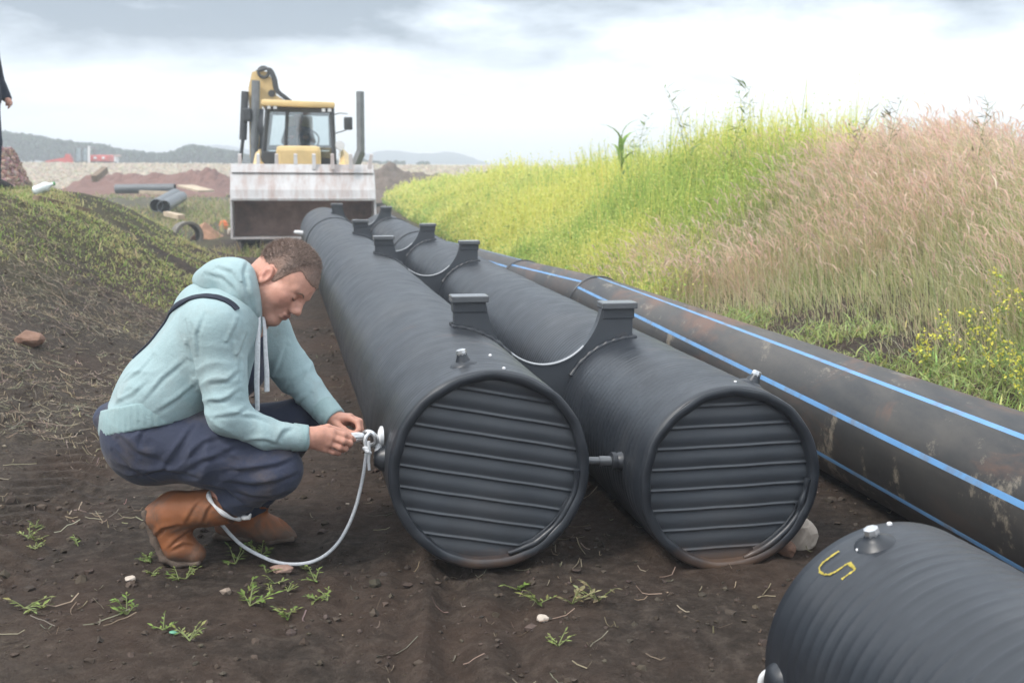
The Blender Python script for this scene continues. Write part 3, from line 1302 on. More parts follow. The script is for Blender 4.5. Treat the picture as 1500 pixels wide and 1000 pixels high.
def cloth(name, c, c2=None, stain=None, stain_amt=0.5, weave=500, rough=0.9, stain_scale=7, seed_loc=0.0):
    m = Mat(name)
    b = m.ramp(m.noise(5, 6, 0.6), [(0.3, c), (0.7, c2 or tuple(x * 1.25 for x in c))])
    b = m.mix(0.35, b, m.ramp(m.noise(weave, 2), [(0.3, tuple(x * 0.7 for x in c)), (0.7, tuple(min(1, x * 1.35) for x in c))]))
    if stain:
        st = m.ramp(m.noise(stain_scale, 7, 0.65, dist=0.5), [(0.5, (0, 0, 0)), (0.75, (1, 1, 1))])
        b = m.mix(m.mix(stain_amt, (0, 0, 0), st), b, stain)
    m.base(b)
    m.set(Roughness=rough)
    m.p.inputs['Specular IOR Level'].default_value = 0.15
    m.p.inputs['Sheen Weight'].default_value = 0.12
    nb = m.bump(m.noise(34, 6, 0.62, dist=0.4), 0.4, 0.009)
    m.bump(m.noise(weave, 2), 0.25, 0.001, nb)
    return m.m


M_SKIN = skin_mat()
M_HOOD = cloth('pale_blue_fleece', (0.30, 0.41, 0.425), (0.37, 0.485, 0.50), (0.29, 0.30, 0.28), 0.45)
M_RIB = cloth('ribbed_cuff', (0.27, 0.385, 0.395), (0.32, 0.435, 0.445), (0.27, 0.27, 0.24), 0.45)
M_NAVY = cloth('navy_work_cloth', (0.036, 0.043, 0.072), (0.056, 0.063, 0.094), (0.135, 0.110, 0.096), 0.65)
M_STRAP = simple('navy_strap', (0.014, 0.019, 0.036), 0.8, 0.2, 40, 0.3)
M_LINING = simple('white_lining', (0.60, 0.60, 0.60), 0.9, 0.25, 60, 0.5)
M_CORD = simple('white_cord', (0.66, 0.68, 0.70), 0.85, 0.12, 120, 0.4)
M_BOOT = None
m = Mat('orange_rubber_boot')
c = m.ramp(m.noise(5, 6, 0.6), [(0.3, (0.24, 0.085, 0.034)), (0.7, (0.34, 0.135, 0.058))])
st = m.ramp(m.noise(11, 7, 0.66, dist=0.7), [(0.46, (0, 0, 0)), (0.64, (1, 1, 1))])
c = m.mix(m.mix(0.72, (0, 0, 0), st), c, (0.10, 0.072, 0.056))
geo = m.n('ShaderNodeNewGeometry')
sz = m.n('ShaderNodeSeparateXYZ')
m.l(geo.outputs['Position'], sz.inputs[0])
wz = m.n('ShaderNodeMath', operation='MULTIPLY_ADD')
m.l(m.noise(16, 5), wz.inputs[0])
wz.inputs[1].default_value = 0.10
m.l(sz.outputs['Z'], wz.inputs[2])
mz = m.n('ShaderNodeMapRange')
mz.inputs['From Min'].default_value = 0.115
mz.inputs['From Max'].default_value = 0.075
m.l(wz.outputs[0], mz.inputs['Value'])
c = m.mix(m.mix(0.85, (0, 0, 0), mz.outputs[0]), c, (0.115, 0.088, 0.070))
m.base(c)
m.set(Roughness=0.6)
m.p.inputs['Specular IOR Level'].default_value = 0.35
m.bump(m.noise(26, 5), 0.3, 0.005)
M_BOOT = m.m
M_SOLE = simple('muddy_sole', (0.115, 0.085, 0.066), 0.9, 0.4, 22, 0.6, 0.006)
M_DARKHAIR = None
m = Mat('short_brown_hair')
a = m.n('ShaderNodeVertexColor')
a.layer_name = 'tint'
f = m.ramp(m.noise(330, 4, 0.7), [(0.3, (0.5, 0.5, 0.5)), (0.7, (1.5, 1.5, 1.5))])
m.base(m.mix(1.0, a.outputs['Color'], f, 'MULTIPLY'))
m.set(Roughness=0.75)
m.bump(m.noise(420, 3, 0.7), 0.7, 0.003)
M_HAIR = m.m
SKIN = np.array([0.56, 0.30, 0.225])

# ------------------------------------------------------------------ the crouching man
RV = np.array([1.0, 0, 0])
UV = np.array([0, SP, CP])


def T(px, py, y):
    return at(px, py, y)


# ---- head frame
HC = T(405, 411, 3.455)
fw0 = 0.66 * RV - 0.75 * UV
up0 = 0.75 * RV + 0.66 * UV
fw0 /= np.linalg.norm(fw0)
up0 /= np.linalg.norm(up0)
lat0 = np.cross(up0, fw0)                # his left (away from the camera)
yaw_h = R_(-17)                           # turned slightly towards the camera
FWH = math.cos(yaw_h) * fw0 + math.sin(yaw_h) * lat0
LAH = np.cross(up0, FWH)
UPH = up0
MH = np.stack([FWH, LAH, UPH])
hp = lambda x, y, z: HC + FWH * x + LAH * y + UPH * z


def head_prims(b, hp, MH, ears=True):
    b.ell(hp(0.006, 0, 0.052), (0.097, 0.077, 0.086), MH, 0.02)
    b.ell(hp(0.048, 0, 0.040), (0.062, 0.064, 0.060), MH, 0.02)
    b.ell(hp(0.046, 0, -0.018), (0.062, 0.060, 0.066), MH, 0.02)
    for s in (-1, 1):
        b.cap(hp(0.086, 0.008 * s, -0.080), hp(0.012, 0.052 * s, -0.050), 0.021, 0.020, 0.02)
        b.cap(hp(0.012, 0.052 * s, -0.050), hp(0.004, 0.060 * s, 0.0), 0.019, 0.016, 0.02)
        b.ell(hp(0.070, 0.041 * s, -0.004), (0.026, 0.022, 0.020), MH, 0.03)
        b.ell(hp(0.036, 0.040 * s, -0.034), (0.044, 0.027, 0.042), MH, 0.03)
        b.cap(hp(0.103, 0.012 * s, 0.036), hp(0.088, 0.043 * s, 0.037), 0.0115, 0.010, 0.014)
    b.ell(hp(0.092, 0, -0.082), (0.021, 0.022, 0.017), MH, 0.014)
    b.ell(hp(0.095, 0, -0.046), (0.019, 0.027, 0.024), MH, 0.012)
    for s in (-1, 1):
        b.ell(hp(0.114, 0.032 * s, 0.017), (0.017, 0.017, 0.011), MH, 0.014, sub=True)
        b.ell(hp(0.0905, 0.033 * s, 0.014), (0.0155, 0.0165, 0.0125), MH, 0.006)
    b.cap(hp(0.107, 0, 0.030), hp(0.126, 0, -0.008), 0.0080, 0.0105, 0.010)
    b.ell(hp(0.1285, 0, -0.011), (0.0115, 0.0110, 0.0105), MH, 0.009)
    for s in (-1, 1):
        b.ell(hp(0.119, 0.0125 * s, -0.0165), (0.0125, 0.0072, 0.0082), MH, 0.011)
    for s in (-1, 1):
        b.ell(hp(0.106, 0.013 * s, -0.004), (0.012, 0.011, 0.014), MH, 0.008)
    b.cap(hp(0.1125, -0.016, -0.0425), hp(0.1125, 0.016, -0.0425), 0.0062, 0.0062, 0.005)
    b.cap(hp(0.1095, -0.015, -0.0535), hp(0.1095, 0.015, -0.0535), 0.0070, 0.0070, 0.005)
    b.cap(hp(0.121, -0.020, -0.0480), hp(0.121, 0.020, -0.0480), 0.0026, 0.0026, 0.003, sub=True)
    if ears:
        for s in (-1, 1):
            th = 0.25
            M2 = np.stack([MH[0] * math.cos(th) + MH[2] * math.sin(th), MH[1], -MH[0] * math.sin(th) + MH[2] * math.cos(th)])
            b.ell(hp(0.004, 0.081 * s, -0.001), (0.018, 0.0085, 0.031), M2, 0.007)
            b.ell(hp(0.009, 0.090 * s, -0.001), (0.010, 0.0075, 0.018), M2, 0.005, sub=True)
            b.ell(hp(0.010, 0.085 * s, -0.027), (0.009, 0.006, 0.009), M2, 0.006)


body = Body()
head_prims(body, hp, MH)
neck = T(352, 446, 3.45)
body.cap(hp(-0.028, 0, -0.015), neck, 0.062, 0.070, 0.035)
body.cap(hp(0.018, 0, -0.055), T(372, 462, 3.45), 0.046, 0.055, 0.035)
# trunk and limbs under the clothes
SHR, SHL = T(318, 480, 3.28), T(382, 480, 3.61)
ELR, ELL = T(334, 608, 3.23), T(432, 555, 3.615)
WRR, WRL = T(450, 641, 3.285), T(487, 611, 3.475)
HIPR, HIPL = T(222, 640, 3.35), T(232, 638, 3.56)
KNR, KNL = T(402, 688, 3.28), T(438, 618, 3.60)
ANR, ANL = T(256, 752, 3.335), T(346, 748, 3.575)
chest, belly, pelvis = T(322, 478, 3.45), T(245, 585, 3.46), T(220, 632, 3.46)
body.cap(neck, chest, 0.06, 0.10, 0.04).cap(chest, belly, 0.115, 0.115, 0.04).cap(belly, pelvis, 0.115, 0.115, 0.04)
body.cap(SHR, SHL, 0.055, 0.055, 0.04)
for a_, b_, c_, r1, r2, r3 in ((SHR, ELR, WRR, 0.056, 0.045, 0.027), (SHL, ELL, WRL, 0.056, 0.045, 0.027)):
    m_ = T(390, 636, 3.25) if a_ is SHR else (b_ + c_) / 2
    body.cap(a_, b_, r1, r2, 0.02).cap(b_, m_, r2 * 0.9, 0.033, 0.02).cap(m_, c_, 0.033, r3, 0.02)
for a_, b_, c_ in ((HIPR, KNR, ANR), (HIPL, KNL, ANL)):
    m_ = b_ * 0.55 + c_ * 0.45 - np.array([0, 0, 0.016])
    body.cap(a_, b_, 0.085, 0.058, 0.03).cap(b_, m_, 0.055, 0.042, 0.02).cap(m_, c_, 0.036, 0.030, 0.02)
TOR, TOL = T(272, 812, 3.335), T(418, 780, 3.565)
TOR, TOL = T(262, 800, 3.335), T(400, 779, 3.565)
body.cap(ANR, TOR, 0.034, 0.018, 0.02).cap(ANL, TOL, 0.032, 0.016, 0.02)

# ---- right hand (back of the hand towards the camera)
def fing(pts, r0, r1):
    P = [T(*p) for p in pts]
    n = len(P)
    for i in range(n - 1):
        ra = r0 + (r1 - r0) * i / (n - 1)
        rb = r0 + (r1 - r0) * (i + 1) / (n - 1)
        body.cap(P[i], P[i + 1], ra, rb, 0.0045)


body.cap(WRR, T(470, 636, 3.290), 0.026, 0.022, 0.02)
for a_, b_ in (((455, 634, 3.292), (487, 632, 3.300)), ((455, 638, 3.286), (486, 640, 3.290)), ((455, 643, 3.284), (482, 649, 3.288)), ((455, 648, 3.286), (476, 657, 3.292))):
    body.cap(T(*a_), T(*b_), 0.0165, 0.0125, 0.014)
fing([(487, 632, 3.302), (504, 637, 3.306), (514, 641, 3.318), (518, 644, 3.328)], 0.0100, 0.0082)
fing([(486, 640, 3.292), (503, 646, 3.292), (513, 649, 3.306), (512, 652, 3.322)], 0.0104, 0.0084)
fing([(482, 649, 3.290), (497, 655, 3.290), (506, 657, 3.304), (503, 659, 3.320)], 0.0100, 0.0082)
fing([(476, 657, 3.294), (488, 662, 3.296), (496, 663, 3.308), (494, 664, 3.322)], 0.0088, 0.0074)
fing([(462, 630, 3.305), (480, 626, 3.325), (496, 631, 3.338), (511, 637, 3.338)], 0.0125, 0.0092)
# ---- left hand (thumb side towards the camera, fingers bent over)
body.cap(WRL, T(500, 617, 3.475), 0.025, 0.022, 0.02)
for a_, b_ in (((490, 613, 3.465), (511, 612, 3.452)), ((490, 613, 3.48), (513, 611, 3.470)), ((490, 615, 3.492), (512, 613, 3.488)), ((490, 618, 3.50), (509, 617, 3.504))):
    body.cap(T(*a_), T(*b_), 0.0165, 0.0125, 0.014)
fing([(511, 612, 3.450), (524, 618, 3.436), (526, 629, 3.420), (518, 636, 3.404)], 0.0104, 0.0084)
fing([(513, 611, 3.470), (527, 617, 3.458), (529, 630, 3.440), (522, 638, 3.424)], 0.0106, 0.0086)
fing([(512, 613, 3.488), (526, 620, 3.480), (528, 633, 3.464), (520, 641, 3.446)], 0.0102, 0.0084)
fing([(509, 617, 3.504), (521, 624, 3.500), (523, 635, 3.488), (517, 642, 3.474)], 0.0090, 0.0076)
fing([(492, 620, 3.448), (503, 629, 3.424), (512, 634, 3.406), (521, 636, 3.394)], 0.0125, 0.0090)


def disp_body(X):
    return 0.0006 * fbm(X[:, 0] * 60, X[:, 1] * 60, X[:, 2] * 60, o=2, s=2)


man = empty('person', (T(300, 760, 3.45)[0], 3.45, 0.0), 'crouching man in pale blue hoodie and navy overalls working on a shackle with both hands', 'person')
Vb, Fb = body.mesh(0.0030, disp_body)
q = (Vb - HC) @ MH.T
tint = np.tile(SKIN, (len(Vb), 1))
lip = np.exp(-((q[:, 0] - 0.114) / 0.012) ** 2 - (q[:, 1] / 0.019) ** 2 - ((q[:, 2] + 0.048) / 0.0085) ** 2)
flush = np.exp(-((q[:, 0] - 0.075) / 0.035) ** 2 - ((np.abs(q[:, 1]) - 0.045) / 0.03) ** 2 - ((q[:, 2] + 0.018) / 0.028) ** 2)
ear_ = np.exp(-((q[:, 0] + 0.006) / 0.03) ** 2 - ((np.abs(q[:, 1]) - 0.085) / 0.013) ** 2 - ((q[:, 2]) / 0.04) ** 2)
beard = sst(-0.015, -0.05, q[:, 2]) * sst(-0.01, 0.03, q[:, 0]) * sst(-0.14, -0.10, q[:, 2]) * (1 - lip)
slit = np.exp(-((q[:, 0] - 0.112) / 0.010) ** 2 - (q[:, 1] / 0.018) ** 4 - ((q[:, 2] + 0.0482) / 0.0024) ** 2)
for w_, c_ in ((0.85 * lip, (0.38, 0.135, 0.115)), (0.8 * slit, (0.12, 0.04, 0.035)), (0.35 * flush + 0.5 * ear_, (0.52, 0.20, 0.15)), (0.22 * beard, (0.28, 0.19, 0.16))):
    tint = tint * (1 - w_[:, None]) + np.array(c_) * w_[:, None]
hand_ = (np.linalg.norm(Vb - T(490, 640, 3.36), axis=1) < 0.2)
tint[hand_] = np.array([0.52, 0.27, 0.20])
obj('body', Vb, Fb, M_SKIN, man, True, attr=tint)

# ---- hair: a close cap over the skull, cut at the hairline
hb = Body()
head_prims(hb, hp, MH, ears=False)


def hair_line(q):
    x, z = q[:, 0], q[:, 2]
    f = np.interp(x, [-0.12, -0.075, -0.05, -0.026, -0.014, 0.014, 0.024, 0.036, 0.052, 0.062, 0.080, 0.12],
                  [-0.045, -0.042, -0.030, 0.000, 0.034, 0.034, -0.006, 0.002, 0.062, 0.086, 0.080, 0.074])
    return f


def hair_post(X, D):
    q = (X - HC) @ MH.T
    ln = hair_line(q) + 0.003 * vnoise(q[:, 0] * 160, q[:, 1] * 160, q[:, 2] * 160, s=3)
    over = q[:, 2] - ln
    g_ = 0.0040 * sst(0.02, 0.08, over) + 0.0007 * sst(0, 0.02, over)
    g_ = g_ + 0.0012 * vnoise(q[:, 0] * 140, q[:, 1] * 140, q[:, 2] * 140, s=5) * sst(0, 0.02, over)
    return np.maximum(D - g_, -over * 0.8)


Vh, Fh = hb.mesh(0.0036, None, hair_post, grow=0.002)
q = (Vh - HC) @ MH.T
over = q[:, 2] - hair_line(q)
wv = np.clip(0.85 * sst(0.0, 0.07, over) + 0.4 * sst(0.06, 0.09, q[:, 0]) * sst(0, 0.012, over), 0, 1)[:, None]
ht = np.array([0.27, 0.175, 0.135]) * (1 - wv) + np.array([0.23, 0.172, 0.145]) * wv
# short cropped strands standing off the cap
nF = len(Fh)
fi = rng.integers(0, nF, 26000)
wq = rng.dirichlet(np.ones(4), len(fi))
bp_ = (Vh[Fh[fi]] * wq[:, :, None]).sum(1)
fn_ = np.cross(Vh[Fh[fi, 2]] - Vh[Fh[fi, 0]], Vh[Fh[fi, 3]] - Vh[Fh[fi, 1]])
fn_ /= np.linalg.norm(fn_, axis=1)[:, None] + 1e-12
outw = bp_ - hp(0.006, 0, 0.03)
fn_ *= np.sign((fn_ * outw).sum(1))[:, None]
qb_ = (bp_ - HC) @ MH.T
ovb = qb_[:, 2] - hair_line(qb_)
kp = (ovb > -0.002) & ((fn_ * outw).sum(1) > 0.03)
bp_, fn_, ovb, qb_ = bp_[kp], fn_[kp], ovb[kp], qb_[kp]
nb__ = len(bp_)
ln_ = (0.0022 + 0.0075 * sst(0.015, 0.085, ovb)) * rng.uniform(0.7, 1.3, nb__)
dr_ = fn_ * rng.uniform(0.5, 1.0, nb__)[:, None] + FWH * rng.uniform(0.1, 0.7, nb__)[:, None] - UPH * (0.35 * (1 - sst(0.0, 0.06, ovb)))[:, None] + rng.normal(0, 0.18, (nb__, 3))
dr_ /= np.linalg.norm(dr_, axis=1)[:, None]
sd_ = np.cross(dr_, fn_ + rng.normal(0, 0.4, (nb__, 3)))
sd_ /= np.linalg.norm(sd_, axis=1)[:, None] + 1e-9
Vs = np.stack([bp_ - fn_ * 0.001 - sd_ * 0.0005, bp_ - fn_ * 0.001 + sd_ * 0.0005, bp_ + dr_ * ln_[:, None] + sd_ * 0.00015, bp_ + dr_ * ln_[:, None] - sd_ * 0.00015], 1).reshape(-1, 3)
wv2 = np.clip(sst(0.0, 0.07, ovb), 0, 1)[:, None]
cs_ = (np.array([0.36, 0.25, 0.20]) * (1 - wv2) + np.array([0.29, 0.22, 0.185]) * wv2) * rng.uniform(0.55, 1.5, (nb__, 1))
Fs = np.arange(nb__ * 4).reshape(-1, 4) + len(Vh)
obj('hair', np.concatenate([Vh, Vs]), np.concatenate([Fh, Fs]), M_HAIR, man, True, attr=np.concatenate([ht, np.repeat(cs_, 4, axis=0)]))
M_BROW = simple('eyebrow_hair', (0.19, 0.115, 0.08), 0.8, 0.3, 200, 0.3)
M_LASH = simple('dark_lash', (0.035, 0.022, 0.018), 0.7, 0.2, 200, 0.1)
for s in (-1, 1):
    mb = MB()
    mb.tube([hb.nearest(hp(0.11, y * s, z), 0.0008)[0] for y, z in ((0.017, 0.036), (0.024, 0.039), (0.032, 0.040), (0.042, 0.037), (0.050, 0.031))],
            [0.0014, 0.0022, 0.0024, 0.0020, 0.0010], 8)
    mb.build('eyebrow', M_BROW, man, True)
    mb = MB()
    ep = []
    for y, z in ((-0.0115, -0.001), (-0.006, -0.0055), (0.0, -0.0070), (0.006, -0.0055), (0.0115, -0.001)):
        ex = 0.0155 * math.sqrt(max(0.05, 1 - (y / 0.0165) ** 2 - (z / 0.0125) ** 2)) + 0.0010
        ep.append(hp(0.0905 + ex, 0.033 * s + y, 0.014 + z))
    mb.tube(ep, [0.0008, 0.0015, 0.0018, 0.0015, 0.0008], 8)
    mb.build('eyelashes', M_LASH, man, True)

# ---- folds
def folds(specs):
    S = [(np.asarray(c, float), np.asarray(d, float) / np.linalg.norm(d), wl, rad, amp) for c, d, wl, rad, amp in specs]

    def f(X):
        o = 0.0022 * fbm(X[:, 0] * 9, X[:, 1] * 9, X[:, 2] * 9, o=2, s=17)
        for c, d, wl, rad, amp in S:
            r2 = ((X - c) ** 2).sum(1)
            nearm = r2 < (2.6 * rad) ** 2
            if nearm.any():
                Y = X[nearm] - c
                Z = X[nearm]
                w1 = fbm(Z[:, 0] * 7, Z[:, 1] * 7, Z[:, 2] * 7, o=2, s=41)
                w2 = vnoise(Z[:, 0] * 11 + 7, Z[:, 1] * 11, Z[:, 2] * 11, s=47)
                ph = (Y @ d) / wl * 2.6 + 2.6 * w1
                sn = 1 - 2 * np.abs(np.sin(ph)) ** 0.8
                o[nearm] -= amp * 0.9 * np.exp(-r2[nearm] / rad ** 2) * sn * sst(-0.5, 0.5, w2)
        return o
    return f


def creases(b, lines, wd, dp, base=None):
    """sharp valleys with a soft ridge on one side, pressed along lines over the surface"""
    segs = []
    for ln in lines:
        pts = []
        for i in range(len(ln) - 1):
            for k in range(4):
                f = k / 4
                pts.append(b.hit(ln[i][0] * (1 - f) + ln[i + 1][0] * f, ln[i][1] * (1 - f) + ln[i + 1][1] * f)[0])
        pts.append(b.hit(*ln[-1])[0])
        P = np.array(pts)
        n = len(P)
        c = P.mean(0)
        segs.append((P, c, np.linalg.norm(P - c, axis=1).max() + 0.05))

    def f(X):
        o = np.zeros(len(X)) if base is None else base(X)
        for P, c, rad in segs:
            m_ = ((X - c) ** 2).sum(1) < rad * rad
            if not m_.any():
                continue
            Y = X[m_]
            best = np.full(len(Y), 9.0)
            tt = np.zeros(len(Y))
            off = np.zeros(len(Y))
            n = len(P) - 1
            for i in range(n):
                ab = P[i + 1] - P[i]
                t = np.clip(((Y - P[i]) @ ab) / (ab @ ab + 1e-12), 0, 1)
                v = Y - P[i] - t[:, None] * ab
                d = np.linalg.norm(v, axis=1)
                u_ = d < best
                best[u_] = d[u_]
                tt[u_] = (i + t[u_]) / n
                off[u_] = v[u_] @ UV
            taper = np.sin(np.pi * np.clip(tt, 0.04, 0.96)) ** 0.5
            val = dp * np.exp(-(best / wd) ** 2)
            rid = -0.75 * dp * np.exp(-((best - 2.2 * wd) / (1.5 * wd)) ** 2) * (off > 0)
            o[m_] += (val + rid) * taper
        return o
    return f


hood = Body()
for y, r1, r2 in ((3.35, 0.112, 0.122), (3.46, 0.126, 0.136), (3.57, 0.112, 0.122)):
    hood.cap(T(312, 482, y), T(243, 578, y), r1, r2, 0.05)
    hood.cap(T(243, 578, y), T(216, 622, y), r2, r2 * 1.0, 0.05)
hood.cap(T(300, 455, 3.45), T(345, 455, 3.45), 0.085, 0.07, 0.05)
hood.cap(T(352, 480, 3.38), T(330, 560, 3.40), 0.060, 0.07, 0.05).cap(T(362, 480, 3.53), T(340, 560, 3.53), 0.060, 0.07, 0.05)
# sleeves
hood.cap(SHR + [0, 0, 0.0], ELR, 0.082, 0.061, 0.04).cap(ELR, T(390, 635, 3.25), 0.058, 0.046, 0.025).cap(T(390, 635, 3.25), T(441, 641, 3.28), 0.046, 0.039, 0.02)
hood.cap(SHL, T(430, 545, 3.615), 0.080, 0.066, 0.04).cap(T(430, 545, 3.615), T(481, 606, 3.49), 0.063, 0.042, 0.025)
hood.cap(T(330, 468, 3.34), SHR, 0.085, 0.08, 0.05).cap(T(350, 468, 3.55), SHL, 0.08, 0.08, 0.05)
nkA = T(366, 398, 3.455)
HEM_C, HEM_N = T(215, 624, 3.45), (0.20 * RV - 1.0 * UV)
HEM_N = HEM_N / np.linalg.norm(HEM_N)
neck_ax = (hp(0.0, 0, -0.01) - neck)
neck_ax /= np.linalg.norm(neck_ax)


def hood_post(X, D):
    low = (np.linalg.norm(X - HEM_C, axis=1) < 0.34) & ((X - T(300, 600, 3.4)) @ RV < 0.02)
    D = np.where(low, np.maximum(D, (X - HEM_C) @ HEM_N), D)
    # opening for the neck
    v = X - neck
    t = v @ neck_ax
    rad = np.linalg.norm(v - t[:, None] * neck_ax, axis=1)
    hole = np.where(t > 0.0, rad - 0.068, 1.0)
    return np.maximum(D, -hole)


fold_h = folds([(ELR, T(400, 520, 3.2) - T(330, 610, 3.2), 0.045, 0.085, 0.0055),
                (T(322, 560, 3.2), T(322, 600, 3.2) - T(312, 480, 3.2), 0.05, 0.10, 0.004),
                (T(390, 640, 3.22), RV, 0.042, 0.07, 0.0035),
                (T(430, 550, 3.55), np.array([0.5, 0, -0.6]), 0.045, 0.09, 0.005),
                (T(230, 580, 3.30), np.array([0.6, 0, -0.8]), 0.07, 0.13, 0.0045),
                (T(275, 520, 3.30), np.array([0.9, 0, 0.35]), 0.075, 0.12, 0.0045),
                (T(195, 585, 3.35), np.array([0.3, 0, 1.0]), 0.06, 0.11, 0.004),
                (T(335, 470, 3.25), np.array([0.8, 0, 0.5]), 0.06, 0.09, 0.0045),
                (T(320, 410, 3.40), np.array([0.5, 0, -0.8]), 0.06, 0.08, 0.005)])
fold_h = creases(hood, [[(272, 470), (277, 505), (287, 545), (296, 580)],
                        [(212, 588), (240, 556), (275, 527)], [(232, 604), (262, 585), (292, 560)],
                        [(352, 545), (332, 560), (308, 563)], [(352, 572), (330, 588), (306, 590)], [(362, 600), (342, 610), (318, 612)],
                        [(395, 620), (375, 612), (352, 610)], [(408, 652), (385, 646), (360, 648)], [(430, 628), (415, 634), (405, 650)],
                        [(350, 470), (338, 500), (345, 535)], [(362, 490), (350, 520), (352, 560)], [(300, 460), (290, 490), (292, 520)],
                        [(180, 560), (205, 545), (225, 520)], [(170, 592), (195, 580), (215, 560)], [(420, 505), (410, 535), (400, 560)],
                        [(445, 545), (425, 560), (412, 585)], [(455, 575), (440, 590), (430, 605)]], 0.0055, 0.0050, fold_h)
Vv, Ff = hood.mesh(0.0042, fold_h, hood_post)
hd = obj('hoodie', Vv, Ff, M_HOOD, man, True)
# the hood lying in a thick roll round the neck, over the shoulders
roll = Body()
roll.cap(T(346, 400, 3.40), T(346, 400, 3.51), 0.042, 0.042, 0.05).cap(T(322, 405, 3.42), T(322, 405, 3.49), 0.046, 0.046, 0.05)
roll.cap(T(306, 411, 3.43), T(306, 411, 3.48), 0.034, 0.034, 0.05).cap(T(294, 410, 3.45), T(294, 410, 3.46), 0.018, 0.018, 0.03)
roll.chain([T(330, 405, 3.40), T(347, 410, 3.368), T(353, 430, 3.352), T(363, 454, 3.362), T(379, 472, 3.405)], [0.040, 0.041, 0.040, 0.028, 0.016], 0.05)
roll.chain([T(330, 405, 3.50), T(349, 410, 3.535), T(357, 430, 3.55), T(368, 454, 3.54), T(382, 472, 3.48)], [0.040, 0.041, 0.040, 0.028, 0.016], 0.05)
fold_r = folds([(T(325, 412, 3.38), np.array([0.4, 0.2, -0.9]), 0.05, 0.08, 0.006), (T(365, 445, 3.33), np.array([0.8, 0, 0.5]), 0.045, 0.06, 0.005)])


fold_r = creases(roll, [[(364, 383), (357, 400), (362, 425), (369, 452), (378, 470)], [(300, 402), (325, 408), (342, 424), (352, 446)], [(318, 393), (338, 400), (347, 418)]], 0.006, 0.0055, fold_r)
Vv, Ff = roll.mesh(0.0042, fold_r)
obj('hood', Vv, Ff, M_HOOD, hd, True)
# ribbed hem and cuffs
for nm, a_, b_, ra, rb in (('cuff', T(428, 640, 3.275), T(447, 641, 3.283), 0.042, 0.0385), ('cuff', T(472, 596, 3.505), T(487, 611, 3.478), 0.0455, 0.040)):
    ax = (b_ - a_) / np.linalg.norm(b_ - a_)
    e1 = np.cross(ax, [0, 0, 1.0]); e1 /= np.linalg.norm(e1)
    e2 = np.cross(e1, ax)
    V, Fc = [], []
    n, mm = 84, 9
    Ln = np.linalg.norm(b_ - a_) * 1.25
    prof = [(0, ra - 0.006), (0.04, ra), (0.25, ra - 0.0006), (0.5, (ra + rb) / 2), (0.75, rb + 0.0008), (0.94, rb), (1.0, rb - 0.004), (0.97, rb - 0.010), (0.6, rb - 0.012)]
    for (f, r_) in prof:
        for k in range(n):
            t = 2 * math.pi * k / n
            rr = r_ + 0.0009 * math.cos(42 * t)
            V.append(a_ + ax * Ln * f + rr * (math.cos(t) * e1 + math.sin(t) * e2))
    for i in range(mm - 1):
        for k in range(n):
            k2 = (k + 1) % n
            Fc.append((i * n + k, i * n + k2, (i + 1) * n + k2, (i + 1) * n + k))
    obj(nm, V, Fc, M_RIB, hd, True)
hem = Body()
for y in (3.35, 3.46, 3.57):
    hem.cap(T(228, 600, y), T(216, 622, y), 0.131 if y != 3.46 else 0.145, 0.129 if y != 3.46 else 0.143, 0.05)


def hem_post(X, D):
    d = (X - HEM_C) @ HEM_N
    return np.maximum(np.maximum(D, d - 0.004), -(d + 0.075))


def hem_disp(X):
    a_ = np.arctan2(X[:, 1] - 3.46, (X - HEM_C) @ RV)
    return 0.0009 * np.cos(a_ * 80) - 0.006


Vv, Ff = hem.mesh(0.0048, hem_disp, hem_post)
obj('hem', Vv, Ff, M_RIB, hd, True)

# ---- overalls
pants = Body()
pants.cap(T(220, 640, 3.36), T(228, 640, 3.56), 0.140, 0.136, 0.05)
pants.cap(T(208, 622, 3.46), T(220, 640, 3.46), 0.124, 0.142, 0.05)
pants.cap(HIPR, T(320, 660, 3.31), 0.132, 0.112, 0.05).cap(T(320, 660, 3.31), KNR, 0.112, 0.080, 0.04)
pants.cap(KNR, T(345, 728, 3.31), 0.078, 0.060, 0.03)
pants.cap(HIPL, T(330, 640, 3.59), 0.125, 0.105, 0.05).cap(T(330, 640, 3.59), KNL, 0.105, 0.074, 0.04)
pants.cap(KNL, T(385, 705, 3.59), 0.072, 0.062, 0.03).cap(T(385, 705, 3.59), T(362, 742, 3.578), 0.062, 0.064, 0.03)
# the bib in front of the belly
pants.cap(T(300, 612, 3.46), T(362, 545, 3.46), 0.070, 0.050, 0.04).cap(T(362, 545, 3.46), T(372, 505, 3.46), 0.050, 0.040, 0.03)
pants.ell(T(152, 608, 3.45), (0.020, 0.07, 0.030), None, 0.03)
CUF_N = (T(300, 752, 3.3) - T(345, 728, 3.3))
CUF_N = CUF_N / np.linalg.norm(CUF_N)
CUF_C = T(331, 738, 3.30)
c_ax = (T(362, 762, 3.3) - T(306, 716, 3.3)); c_ax /= np.linalg.norm(c_ax)
CUT_N = CUF_N - c_ax * (CUF_N @ c_ax)
CUT_N = CUT_N / np.linalg.norm(CUT_N)
WST_C, WST_N = T(200, 604, 3.45), -HEM_N


def pants_post(X, D):
    # right trouser leg ends above the boot
    nearc = np.linalg.norm(X - CUF_C, axis=1) < 0.085
    D = np.where(nearc & ((X - CUF_C) @ CUT_N > -0.2), np.maximum(D, (X - CUF_C) @ CUT_N), D)
    return D


